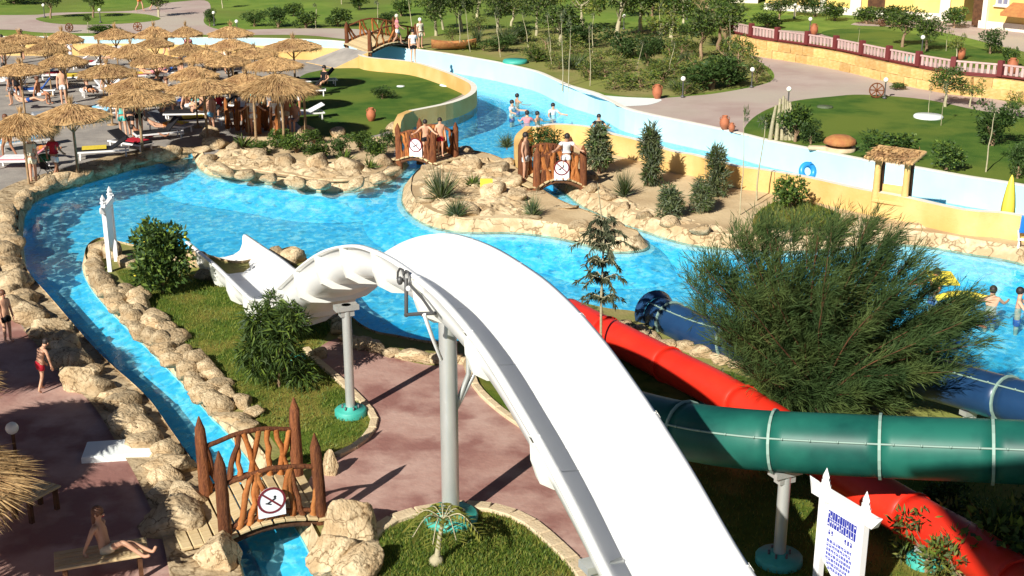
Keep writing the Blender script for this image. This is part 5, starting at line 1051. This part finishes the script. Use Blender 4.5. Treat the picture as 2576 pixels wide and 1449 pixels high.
# pushchair
p=G(120,452,Z0); t=thing('pushchair','dark pushchair in front of the man in the dark red shirt','pushchair',p,R(150))
for x in (-.22,.22):
    for y in (-.3,.28):
        mb=MB(); mb.lathe([(.10,-.02),(.12,-.02),(.12,.02),(.10,.02)],12); part('wheel',mb.mesh('wheel',M['rubber']),t,(x,y,.12),(0,R(90),0))
    mb=MB(); mb.tube([(x,-.3,.12),(x,.1,.55),(x,.42,.98)],.016,6); mb.tube([(x,.28,.12),(x,-.05,.5)],.014,6); mb.build('side_frame',M['steel_dark'],t)
mb=MB(); mb.tube([(-.22,.42,.98),(.22,.42,.98)],.02,6); mb.build('handlebar',M['rubber'],t)
mb=MB(); mb.box((0,-.05,.42),(.4,.35,.05),bev=.02); mb.box((0,.14,.62),(.4,.05,.42),rot=Matrix.Rotation(R(-20),3,'X'),bev=.02); mb.build('seat',M['cloth_black'],t)
mb=MB(); mb.lathe([(.26,0),(.24,.12),(.16,.22),(.0,.26)],14,(0,.05,.72)); mb.build('hood',M['cloth_green'],t)
# bench, slab and lamp on the red deck
def bench(p,rz,label,n=5,l=1.4):
    t=thing('wooden_bench',label,'bench',(p.x,p.y,Z0),rz)
    for i in range(n): mb=MB(); mb.box((0,-.24+i*.12,.44),(l,.10,.04),bev=.008); mb.build('slat',M['plank'],t)
    for x in (-l*.4,l*.4):
        for y in (-.2,.2): mb=MB(); mb.box((x,y,.21),(.07,.07,.42)); mb.build('leg',M['wood_dark'],t)
    return t
bench(G(262,1456,Z0),R(20),'slatted wooden bench under the sitting long haired person')
bench(G(92,1292,Z0),R(62),'slatted wooden bench catching light between the parasol shadows',4,.7)
mb=MB(); mb.box((0,0,.03),(1.35,.72,.20),bev=.02); o=mb.build('stone_slab',M['apron'],None,G(305,1140,Z0)); o.rotation_euler=(0,0,R(9)); tag(o,'pale rectangular stone slab set in the red deck','slab')
p=G(42,1165,Z0); t=thing('globe_lamp','white globe lamp on a slim post at the left of the red deck','lamp',p)
mb=MB(); mb.tube([(0,0,0),(0,0,.62)],.035,8); mb.lathe([(.10,0),(.10,.04),(.04,.08)],12); mb.build('post',M['wood_dark'],t); mb=MB(); mb.ell((0,0,.72),.12,14); mb.build('globe',M['globe'],t)

q=random.Random(31); CL=['cloth_white','cloth_black','cloth_blue','cloth_red','cloth_teal','cloth_grey','cloth_orange','cloth_beige']
HU={'cloth_white':'white','cloth_black':'black','cloth_blue':'blue','cloth_red':'red','cloth_teal':'teal','cloth_grey':'grey','cloth_orange':'orange','cloth_beige':'beige'}
for i,(u,v,w_) in enumerate([(30,265,'under the left edge parasol'),(70,275,'behind the shaggy golden parasol'),(100,262,'between the left parasols'),(230,250,'near the pale loungers'),(290,232,'behind the wide flat parasol'),(400,250,'right of the wide flat parasol'),(425,290,'left of the wide front parasol'),(455,285,'in the shade of the wide front parasol'),(495,275,'behind the dark loungers'),(530,285,'beside the dark loungers'),(555,300,'near the log railing'),(590,300,'behind the log railing'),(615,300,'left under the biggest shelter'),(640,300,'in the middle under the biggest shelter'),(680,300,'right under the biggest shelter'),(755,290,'on the lawn side of the biggest shelter'),(420,150,'at the back of the beach by the wall'),(300,165,'in front of the canal wall'),(60,150,'at the back left of the beach'),(540,200,'behind the steep parasol'),(460,230,'amid the crowded parasols'),(350,180,'beside the half hidden parasol'),(25,400,'under the shaggy golden parasol'),(105,400,'just right of the shaggy golden parasol')]):
    c1=q.choice(CL); c2=q.choice([None,None]+CL); po=q.choice(['stand','sit','walk','sit','lie'])
    person(po,G(u,v,Z0),q.uniform(0,6.28),f"{'sitting' if po=='sit' else 'lying' if po=='lie' else 'standing'} bather in {HU[c2 or c1]} {w_}",q.choice(['skin','skin','skin_tan']),c1,c2,q.choice(['hair_dark','hair_brown']),dz=-.42 if po=='sit' else -.5 if po=='lie' else 0)
# ============================================================ FAR GARDENS, TERRACE AND BUILDINGS
ZP=1.02; ZT2=1.92
def far(kind,u,v,h,w_,label,group=None,z=ZP,**k): return pl(kind,u,v,h,w_,label,group,z=z,**k)
# trees and shrubs of the garden behind the canal
for (k,u,v,h,w_,l) in [
('tree',1100,92,110,80,'leafy tree at the far end of the distant bridge'),('tree',1165,75,95,90,'dark leafy tree behind the distant bridge'),('paletree',1120,70,90,70,'light green tree between the two dark ones behind the distant bridge'),
('tree',1240,88,100,85,'leafy tree on the garden edge right of the yellow flowered shrub'),('paletree',1290,60,90,90,'pale yellow green tree at the top middle'),('tree',1350,90,120,100,'broad dark tree above the canal bend'),
('tree',1420,110,130,100,'dark leafy tree behind the tall bare trunks'),('paletree',1470,70,100,90,'light green tree behind the tall bare trunks'),('tree',1540,105,135,110,'big leafy tree in the middle of the canal garden'),
('tree',1610,85,120,100,'dark tree right of the big leafy one in the canal garden'),('paletree',1655,125,110,90,'pale tree in the middle right of the canal garden'),('tree',1700,95,130,110,'tall dark tree near the end of the terrace wall'),
('tree',1760,150,140,100,'dark leafy tree in front of the terrace wall end'),('paletree',1725,60,95,80,'light green tree with orange tinge behind the terrace wall end'),('tree',1800,120,110,100,'leafy tree touching the terrace wall end'),
('darkbush',1780,222,95,110,'dark feathery shrub by the walkway corner'),('darkbush',1840,212,80,90,'dark shrub on the walkway edge under the terrace wall'),('drybush',1905,205,75,70,'dark shrub at the right tip of the canal garden'),('tree',1855,190,110,90,'dark tree at the right of the canal garden'),
('drybush',1470,205,55,80,'low olive shrub at the canal edge near the bare trunks'),('drybush',1540,225,60,90,'yellowish shrub at the canal edge'),('drybush',1610,215,60,90,'low shrub left of the big clay jar'),('drybush',1580,180,60,90,'sprawling shrub in the middle of the canal garden'),('drybush',1500,165,60,80,'sprawling shrub behind the canal edge shrubs'),('drybush',1690,190,60,80,'dark low shrub behind the clay jar'),('darkbush',1640,170,60,80,'low shrub in the shade of the canal garden'),('drybush',1400,175,50,70,'low shrub at the canal bend'),('drybush',1340,150,50,70,'dark shrub beside the teal cover at the canal'),('darkbush',1270,125,45,70,'dark shrub behind the wooden boat'),('drybush',1195,95,60,60,'shrub with yellow flowers near the distant bridge'),('drybush',1210,120,36,60,'dark low shrub beside the wooden boat'),('drybush',1720,240,44,60,'leafy shrub at the walkway edge right of the clay jar'),('drybush',1430,140,60,80,'low shrub between the bare trunks'),
('drybush',1455,192,52,80,'low dry shrub behind the canal bend'),('drybush',1530,196,50,86,'sprawling dry shrub at the centre of the canal garden'),('drybush',1660,205,50,80,'dry shrub behind the big clay jar'),('drybush',1750,205,48,70,'dry shrub near the two garden globe lamps'),('darkbush',1570,140,60,80,'dark shrub under the big leafy tree'),('darkbush',1480,125,56,76,'dark shrub between the light green trees'),('drybush',1380,120,50,70,'pale shrub above the canal bend'),('darkbush',1300,105,46,66,'dark shrub above the teal cover'),('darkbush',1640,130,60,80,'dark shrub under the pale tree'),('drybush',1720,140,60,80,'dark shrub before the terrace wall end'),('drybush',1820,165,60,80,'olive shrub beside the terrace wall foot')]:
    gq=random.Random(u*7+v); k=k if k!='tree' or gq.random()<.62 else gq.choice(('paletree','drybush','bush')); w0=gq.uniform(.8,1.4)
    far(k,u+gq.uniform(-14,14),v+gq.uniform(-6,6),h*gq.uniform(.65,1.2),w_*w0,l,lean=(gq.uniform(-.12,.12),gq.uniform(-.12,.12)))
for (u,v,h,l) in [(1415,212,185,'tall pale bare trunk at the canal edge, left of a close pair'),(1430,216,165,'tall pale bare trunk at the canal edge, right of a close pair'),(1484,215,155,'leaning pale trunk bending right in the canal garden'),(1490,135,100,'thin bare stem behind the canal bend'),(1690,120,90,'thin bare stem near the terrace wall end'),(1660,110,100,'thin stem with few leaves in the canal garden'),(1035,78,85,'thin pale stem behind the distant bridge'),(1150,80,85,'thin pale stem right of the distant bridge'),(950,82,80,'thin pale stem left of the distant bridge'),(795,70,60,'thin pale stem on the bright lawn')]:
    far('pole',u,v,h,16,l)
for (k,u,v,h,w_,l) in [('darkbush',700,68,50,70,'dark shrub on the path edge of the bright lawn'),('darkbush',640,66,36,60,'low dark shrub left of the one on the path edge'),('bush',770,70,40,60,'yellow green shrub on the path edge of the bright lawn'),('bush',850,66,40,60,'low shrub by the left end of the distant bridge'),('tree',128,46,66,60,'small dark tree on the round lawn at the far left'),('tree',235,44,60,60,'small dark tree in the middle of the round lawn'),('tree',400,42,66,60,'small dark tree at the right tip of the round lawn'),('darkbush',528,64,40,30,'dark shrub at the path corner'),('bush',905,24,34,40,'brownish shrub in the bright lawn'),('bush',1010,40,40,50,'shrub on the bright lawn behind the bridge'),('paletree',860,10,40,40,'small tree far out on the bright lawn'),('darkbush',40,8,26,120,'long dark hedge on the far left lawn'),('paletree',560,20,50,40,'brownish young tree at the edge of the bright lawn'),('sapling',222,82,44,26,'dark slim stem beside the parasol back row'),('bush',270,84,20,80,'low green shrubs along the path behind the parasols'),
('tree',1200,45,90,80,'distant tree left of the pale yellow green one'),('paletree',1390,50,90,80,'distant light tree at the top middle right'),('tree',1560,45,100,90,'distant dark tree at the top behind the canal garden'),('tree',1640,40,90,80,'distant dark tree beside the tallest at the top'),('paletree',1780,45,80,80,'distant light tree near the yellow house'),('tree',1830,60,90,80,'distant tree at the corner of the terrace'),('bush',740,40,30,44,'small shrub in the middle of the bright lawn'),('darkbush',980,60,30,50,'dark low shrub behind the bridge railing')]:
    far(k,u,v,h,w_,l)
# right lawn
for (k,u,v,h,w_,l) in [('bush',2000,356,90,80,'green bush beside the pale reedy stems at the canal'),('darkbush',2040,362,60,50,'dark bush right of the pale reedy stems'),('bush',2228,402,70,130,'round bright green bush behind the guard shelter'),('bush',2380,428,70,80,'round green bush right of the guard shelter on the lawn'),('darkbush',2495,365,110,110,'dark willow like tree crossed by the leaning pale trunk'),('darkbush',2560,448,90,60,'dark bush at the right edge of the lawn'),('tree',2378,268,95,80,'small dark tree by the white pad on the lawn'),('paletree',2440,268,70,60,'yellowish small tree before the orange stone wall'),('pole',2367,315,110,12,'thin leaning pale stem standing by the white pad'),('pole',2335,290,70,10,'thin pale stem left of the white pad'),('pole',2480,432,170,26,'curved pale leaning trunk on the right lawn'),('paletree',2550,300,70,60,'yellowish small tree at the right edge before the wall'),('bush',1945,340,50,50,'low green bush left of the reedy stems'),('bush',2515,230,40,50,'dry shrub on the orange stone wall'),('bush',2260,225,16,40,'dry grass tuft at the wall foot')]:
    far(k,u,v,h,w_,l)
t=thing('reed_stems','cluster of thick pale yellow reed stems at the canal edge','plant',G(1965,352,ZP))
q=random.Random(4); s=ppm(G(1965,352,ZP))
for i,(du,h,ln) in enumerate([(-28,1.35,.15),(-12,1.6,.05),(2,1.7,-.05),(12,1.6,-.12),(22,1.5,-.2),(32,1.45,-.25)]):
    x=du/s; mb=MB(); mb.tube([(x,0,0),(x+ln*.4,0,h*.5),(x+ln,0,h)],[.09,.07,.05],8,rough=.1,rng=q); mb.build('stem',M['trunk_pale'],t)
# terrace plants
for (k,u,v,h,w_,l) in [('tree',2270,118,90,90,'grey green bushy tree on the terrace behind the fence'),('tree',2330,128,85,80,'brownish bushy tree beside the grey green one on the terrace'),('darkbush',2490,135,60,60,'dark shrub on the right of the terrace lawn'),('paletree',2405,152,70,44,'bent yellowish young tree by the terrace fence'),('bush',2240,66,50,70,'grey shrub in front of the yellow house'),('bush',2180,60,40,60,'olive shrub before the yellow house plinth'),('bush',2100,52,44,60,'olive shrub left on the terrace path'),('darkbush',2050,42,50,60,'dark shrub behind the left clay jar'),('tree',1960,58,60,80,'bushy dark tree at the left of the terrace'),('tree',2000,40,60,70,'bushy tree behind the left terrace path'),('bush',1930,70,36,70,'bright green low shrub at the terrace corner'),('tree',2210,32,70,40,'slim dark cypress before the yellow house wall'),('bush',2400,70,50,60,'grey shrub at the house corner'),('darkbush',2290,38,40,50,'round dark shrub at the house wall'),('darkbush',2420,44,46,50,'shrub left of the dark doorway'),('pole',2380,128,60,10,'thin staked stem on the terrace lawn'),('pole',2158,110,40,8,'short pale stake on the terrace lawn'),('bush',2540,170,50,40,'yellow dry shrub at the right end of the terrace fence')]:
    far(k,u,v,h,w_,l,z=ZT2)
sheet('lawn',[(2065,84),(2120,72),(2250,78),(2400,105),(2576,150),(2900,225),(2900,180),(2700,165),(2576,172),(2400,160),(2250,132),(2140,104)],1.912,M['grass_mid'])
# orange stone retaining wall of separate blocks
W=[Vector((p.x,p.y,0)) for p in resample(TR,.02)]
root=thing('stone_wall','long orange stone retaining wall below the terrace fence','wall',(W[0].x,W[0].y,0))
wl_=resample(TR,.85); q=random.Random(8); BL=[]
for i in range(8):
    bm=bmesh.new(); bmesh.ops.create_cube(bm,size=1); bmesh.ops.bevel(bm,geom=bm.edges[:],offset=.06,segments=1)
    for v in bm.verts: v.co+=Vector((q.uniform(-.03,.03),q.uniform(-.04,.04),q.uniform(-.03,.03)))
    me=bpy.data.meshes.new('block'); bm.to_mesh(me); bm.free(); me.materials.append(M['orange_stone']); BL.append(me)
cnt=0
for a,b in zip(wl_[:-1],wl_[1:]):
    d=b-a; an=math.atan2(d.y,d.x); nrm=Vector((d.y,-d.x,0)).normalized()
    if nrm.y>0: nrm=-nrm
    for r_ in range(2):
        c=(a+b)/2+(d*.5*(r_%2)); z=1.0+.225+.45*r_
        if cnt<290:
            o=part('stone_block',q.choice(BL),root,(c.x-W[0].x+nrm.x*.08,c.y-W[0].y+nrm.y*.08,z),(0,0,an),(d.length*.985,.34+q.uniform(-.04,.05),.44)); cnt+=1
cp2=wallstrip([p-Vector((W[0].x,W[0].y,0)) for p in TR],1.93,1.99,.3); o=cp2.build('coping',M['fence_red'],root)
# fence on the wall
root=thing('balustrade','low terrace fence of dark red posts and pale pink lattice panels on the stone wall','fence',(W[0].x,W[0].y,0))
fp=resample(TR,2.15); pw=MB(); pw.box((0,0,.36),(.24,.24,.72),bev=.02); PW=pw.mesh('post',M['fence_red'])
bl=MB(); bl.box((0,0,.28),(.13,.07,.42),bev=.02); BLm=bl.mesh('baluster',M['fence_pale'])
for i,(a,b) in enumerate(zip(fp[:-1],fp[1:])):
    d=b-a; an=math.atan2(d.y,d.x); o0=Vector((W[0].x,W[0].y,0)); A_=a-o0; A_.z=1.99
    part('post',PW,root,A_,(0,0,an))
    for zz_,nm in ((.04,'bottom_rail'),(.53,'top_rail')):
        mb=MB(); mb.box((0,0,0),(d.length-.25,.10,.08),bev=.01); o=mb.build(nm,M['fence_pale' if zz_>.1 else 'fence_red'],root); o.location=A_+d*.5+Vector((0,0,zz_)); o.rotation_euler=(0,0,an)
    for k in range(7): part('baluster',BLm,root,A_+d*((k+1)/8),(0,0,an))
# yellow buildings
def bwall(mb,p,q_,z0,z1,th=.3,mi=0):
    d=q_-p; an=math.atan2(d.y,d.x); mb.box(((p.x+q_.x)/2,(p.y+q_.y)/2,(z0+z1)/2),(d.length,th,z1-z0),an,mi)
def building(label,p,q_,depth,h,feats):
    p=Vector((p.x,p.y,0)); q_=Vector((q_.x,q_.y,0)); d=q_-p; an=math.atan2(d.y,d.x); L=d.length; t=thing('yellow_house',label,'house',(p.x,p.y,1.9),an)
    mb=MB(); mb.box((L/2,depth/2,h/2),(L,depth,h)); mb.build('wall',M['yellow_wall'],t)
    mb=MB(); mb.box((L/2,-.06,.2),(L+.1,.12,.5)); mb.build('plinth',M['cream'],t)
    mb=MB(); mb.box((L/2,depth/2,h+.15),(L+.5,depth+.5,.3)); mb.build('roof',M['cream'],t)
    for f in feats:
        k,x,z,w_,hh=f
        if k=='window':
            mb=MB()
            for (cx,cz,ww,wh) in ((0,hh/2,w_+.16,.09),(0,-hh/2,w_+.16,.09),(-w_/2,0,.09,hh),(w_/2,0,.09,hh),(0,0,.05,hh),(0,0,w_,.05)): mb.box((x+cx,-.05,z+cz),(ww,.10,wh))
            fr=mb.build('window',M['cream'],t); mb=MB(); mb.box((x,-.012,z),(w_,.02,hh)); mb.build('pane',M['glass_dark'],fr)
            mb=MB(); mb.box((x,-.1,z-hh/2-.08),(w_+.3,.2,.07)); mb.build('sill',M['cream'],fr)
        if k=='door': mb=MB(); mb.box((x,-.07,z),(w_,.06,hh),bev=.02); mb.build('door',M['wood_dark'],t); mb=MB(); mb.box((x,-.11,z+hh/2+.05),(w_+.3,.1,.14)); mb.build('lintel',M['cream'],t)
        if k=='pilaster': mb=MB(); mb.box((x,-.12,z),(w_,.24,hh),bev=.02); mb.build('pilaster',M['cream'],t)
        if k=='awning':
            mb=MB(); mb.add([(x-w_/2,-.05,z+.5),(x+w_/2,-.05,z+.5),(x+w_/2,-1.3,z),(x-w_/2,-1.3,z),(x+w_/2,-1.3,z-.18),(x-w_/2,-1.3,z-.18)],[(0,3,2,1),(3,5,4,2)]); mb.build('awning',M['ochre_dome'],t)
    return t
building('long yellow house with pale plinth and pilasters at the top right',G(1925,24,1.9),G(2420,56,1.9),9,6.5,[('window',2,2.6,1.2,1.4),('pilaster',6.3,1.6,.7,3.2),('door',7.6,1.1,1.1,2.2),('window',9.4,2.6,1.2,1.4),('pilaster',12,1.6,.6,3.2),('window',14,2.6,1.2,1.4),('pilaster',4.1,1.6,.4,3.2),('door',16.2,1.2,1.2,2.4)])
building('nearer yellow house with barred window and orange awning at the top right corner',G(2464,70,1.9),G(2800,105,1.9),8,6.5,[('window',1.35,2.2,.75,1.5),('door',-.15,1.7,.7,3.2),('awning',3.5,1.15,3.0,.4),('window',4.2,3.0,.8,1.2),('pilaster',.35,1.6,.3,3.2)])
building('set back pink toned house wall behind the canal garden',G(1830,6,1.9),G(1905,8,1.9),5,5,[('window',1.2,2.2,.9,1.2)])
# garden lamps
def lampglobe(u,v,label,z=ZP,hh=.85,m='globe'):
    p=G(u,v,z+hh); t=thing('globe_lamp',label,'lamp',(p.x,p.y,z),0,'white globe garden lamps')
    mb=MB(); mb.tube([(0,0,0),(0,0,hh-.1)],.03,8); mb.lathe([(.08,0),(.11,.05),(.05,.1)],10); mb.build('post',M['steel_dark'],t)
    mb=MB(); mb.ell((0,0,hh),.115,12); mb.build('globe',M[m],t)
for (u,v,l,z) in [(2039,48,'globe lamp on the terrace path behind the left clay jar',ZT2),(2322,94,'globe lamp in front of the brownish terrace tree',ZT2),(2000,12,'globe lamp before the long yellow house',ZT2),(1985,224,'globe lamp behind the reedy stems on the walkway edge',ZP),(2229,201,'globe lamp on a dark post beside the wagon wheel',ZP),(1729,18,'globe lamp high in the trees at the top',ZP),(1719,198,'globe lamp in the dry shrubs of the canal garden',ZP),(1893,175,'globe lamp at the right tip of the canal garden',ZP),(537,32,'globe lamp on the bright lawn by the path corner',ZP),(595,54,'globe lamp at the path right of the corner one',ZP),(109,13,'globe lamp on the far left lawn',ZP),(250,25,'globe lamp behind the round lawn',ZP),(1570,40,'globe lamp amid the far trees above the canal garden',ZP)]: lampglobe(u,v,l,z)
# clay jars
def jar(u,v,hpx,label,z=ZP):
    p=G(u,v,z); h=hpx*.78/ppm(p); t=thing('clay_jar',label,'jar',p,0,None,h)
    mb=MB(); mb.lathe([(.0,0),(.16,0),(.20,.04),(.33,.30),(.36,.50),(.30,.72),(.17,.86),(.15,.90),(.21,.98),(.20,1.0),(.13,.98),(.12,.9)],18); mb.build('body',M['terracotta'],t)
    for s_ in (-1,1): mb=MB(); mb.tube([(s_*.16,0,.9),(s_*.30,0,.88),(s_*.34,0,.74),(s_*.29,0,.66)],.03,6); mb.build('handle',M['terracotta'],t)
for a in [(1653,248,46,'big clay jar at the walkway corner by the pale apron'),(1822,326,46,'big clay jar on the walkway edge above the canal'),(2047,88,36,'clay jar on the terrace beside the fence'),(2545,185,50,'yellowish clay jar at the right end of the terrace'),(2416,150,40,'clay jar on the terrace lawn behind the fence'),(1840,332,30,'small clay jar next to the big one above the canal')]: jar(*a[:4],z=ZT2 if a[1] in(88,185,150) else ZP)
jar(934,305,44,'slim clay jar on the lawn above the planted rock bed',Z0)
# wagon wheels
def wheel(u,v,d,label,z=ZP,m='wood_dark'):
    p=G(u,v,z); r=d/ppm(p)/2; t=thing('wagon_wheel',label,'wheel',p,pg.uniform(-.4,.4))
    mb=MB(); mb.lathe([(r,-.04),(r,.04),(r*.84,.04),(r*.84,-.04),(r,-.04)],20); part('rim',mb.mesh('rim',M[m]),t,(0,0,r),(R(80),0,0))
    mb=MB(); mb.lathe([(.0,-.07),(r*.18,-.07),(r*.18,.07),(.0,.07)],10); part('hub',mb.mesh('hub',M[m]),t,(0,0,r),(R(80),0,0))
    mb=MB(); mb.box((r*.5,0,0),(r*.75,.05,.05)); sp_=mb.mesh('spoke',M[m])
    for k in range(8): 
        o=part('spoke',sp_,t,(0,0,r)); o.rotation_euler=(Matrix.Rotation(R(80),3,'X')@Matrix.Rotation(k*.785,3,'Z')).to_euler()
wheel(2204,246,38,'old wooden wagon wheel on the lawn edge by the walkway',m='wood_red'); wheel(175,80,22,'dark wagon wheel behind the parasols at the far left'); wheel(347,78,22,'dark wagon wheel behind the back row parasols',m='wood_red'); wheel(2218,66,22,'dark wagon wheel on the terrace',ZT2,'wood_dark')
# teal covers, boat, dome, white pad
def cover(u,v,wpx,label,z=ZP,m='teal_pad',h=.18):
    p=G(u,v,z); r=wpx/ppm(p)/2; mb=MB(); mb.lathe([(r,0),(r*1.02,h*.5),(r*.94,h),(.0,h*1.05)],18); o=mb.build('valve_cover',M[m],None,p); tag(o,label,'cover')
cover(1296,158,62,'flat teal cover on the canal edge'); cover(2295,152,44,'teal cover on the terrace lawn',ZT2); cover(2075,270,40,'pale green flat cover far on the right lawn',ZP,'leaf_grey',.06); cover(2335,296,72,'white square looking pad on the right lawn',ZP,'apron',.12)
cover(1128,215,44,'pale flat cover on the sunny lawn near the wall',Z0,'apron',.05); cover(1008,218,20,'small pale cover on the sunny lawn',Z0,'apron',.05)
p=G(1142,124,ZP); t=thing('wooden_boat','ochre wooden boat lying in the reeds by the canal','boat',p,R(8))
mb=MB(); vs=[]; N_=9
for i in range(N_):
    x=(i/(N_-1)-.5)*2.6; wv=.45*(1-abs(i/(N_-1)*2-1)**2.2)+.02; zz_=.42+.18*abs(i/(N_-1)*2-1)**2
    vs+=[(x,-wv,zz_),(x,-wv*.7,.08),(x,wv*.7,.08),(x,wv,zz_)]
mb.add(vs,[(i*4+j,i*4+j+1,i*4+4+j+1,i*4+4+j) for i in range(N_-1) for j in range(3)],0,True); mb.build('hull',M['ochre_dome'],t)
for x in (-.5,.4): mb=MB(); mb.box((x,0,.4),(.2,.8,.04)); mb.build('seat',M['ochre_dome'],t)
p=G(2112,378,ZP); t=thing('pump_housing','low orange domed pump housing on a beige base at the canal','pump house',p,R(-12))
s=.85/ppm(p); mb=MB(); mb.lathe([(46*s,0),(46*s,10*s),(.0,11*s)],14); mb.build('base',M['kerb'],t); mb=MB(); mb.lathe([(34*s,10*s),(34*s,20*s)],14); mb.build('neck',M['wood_dark'],t)
mb=MB(); mb.lathe([(36*s,17*s),(50*s,22*s),(44*s,34*s),(28*s,43*s),(.0,46*s)],14); mb.build('dome',M['ochre_dome'],t)
mb=MB(); mb.box((-62*s,-6*s,5*s),(60*s,26*s,12*s),bev=.05); o=mb.build('step',M['kerb'],t)
# guard shelter
pL=G(2198,541,Z0); pR=G(2270,553,Z0); d=pR-pL; d.z=0; an=math.atan2(d.y,d.x); Ls=d.length
t=thing('guard_shelter','ochre wooden seat shelter with thatched top by the ochre wall','shelter',pL,an)
for x in (0,Ls):
    mb=MB(); mb.tube([(x,0,-.05),(x,0,1.0),(x,0,1.95)],[.13,.11,.10],9,rough=.06,rng=q); mb.build('post',M['ochre_wall'],t)
    mb=MB(); mb.box((x,.32,.9),(.16,.16,1.8),bev=.02); mb.build('back_post',M['wood_dark'],t)
mb=MB(); mb.box((Ls/2,.12,.52),(Ls+.1,.55,.12),bev=.02); mb.build('seat',M['ochre_wall'],t); mb=MB(); mb.box((Ls/2,.36,.78),(Ls,.08,.42),bev=.02); mb.build('backrest',M['ochre_wall'],t)
mb=MB(); mb.box((Ls/2,0,0),(Ls+.65,1.15,.13),bev=.04); o=mb.build('roof',M['thatch'],t); o.location=(0,.12,2.02); o.rotation_euler=(R(9),0,0)
rng=rn(3); n=500; P_=np.stack([rng.uniform(-.3,Ls+.3,n),rng.uniform(-.55,.55,n),np.full(n,.075)],1); D_=rng.normal(size=(n,3))*.25; D_[:,1]-=.8
stuff(part('straw',leafmesh('straw',P_,D_,.3,.04,['straw','thatch'],rng,.1),o))
# closed yellow parasol and blue lounger
p=G(2528,588,.3); t=thing('closed_parasol','closed yellow parasol with black foot at the far right pool edge','parasol',p)
mb=MB(); mb.tube([(0,0,0),(0,0,1.75)],.025,8); mb.build('pole',M['steel'],t); mb=MB(); mb.lathe([(.25,0),(.25,.08),(.08,.12),(.06,.25)],14); mb.build('foot',M['rubber'],t)
mb=MB(); vs=[]; n=20
for r_,z in ((.15,.28),(.19,.45),(.17,.9),(.14,1.2),(.10,1.5),(.05,1.75),(.01,1.85)):
    for j in range(n): rr_=r_*(1+(.2 if j%2 else -.14)); a=6.283*j/n; vs.append((rr_*math.cos(a),rr_*math.sin(a),z))
mb.add(vs,[(i*n+j,i*n+(j+1)%n,(i+1)*n+(j+1)%n,(i+1)*n+j) for i in range(6) for j in range(n)],0,True); mb.build('folded_canopy',M['float_yellow'],t)
lounger(G(2585,610,.3),R(250),'bright blue lounger at the right edge beside the closed yellow parasol','plastic_blue',up=1.0)
# person like details: yellow notice on the island
mb=MB(); mb.box((0,0,.42),(.42,.05,.34),bev=.01); o=mb.build('notice_plate',M['bloom_yellow'],None,G(1224,492,.35)); tag(o,'small yellow notice plate among the rocks of the middle island','sign')
# walkers on the far paths
person('walk',G(352,28,ZP),R(80),'walker in orange on the path beyond the round lawn','skin','cloth_orange','cloth_orange')
person('walk',G(388,26,ZP),R(95),'walker in white on the path beyond the round lawn','skin','cloth_white','cloth_white')

q=random.Random(66); DIRS=['left','middle','right']
sc_=[]
for i in range(34):
    u=q.uniform(1120,1880); v=q.uniform(100,232)
    if v>128+(u-1130)*.22: v=128+(u-1130)*.20-q.uniform(5,40)
    if v<90 or v>232: continue
    far(q.choice(['drybush','drybush','grassclump','agave']),u,v,q.uniform(22,46),q.uniform(30,70),'low dry scrub plant on the bare soil of the canal garden','scrub of the canal garden')
for i in range(9):
    u=q.uniform(1150,1850); v=min(q.uniform(100,200),120+(u-1130)*.18); far('pole',u,v,q.uniform(60,130),14,'thin pale sapling stem in the canal garden','thin stems of the canal garden',lean=(q.uniform(-.15,.15),q.uniform(-.15,.15)))
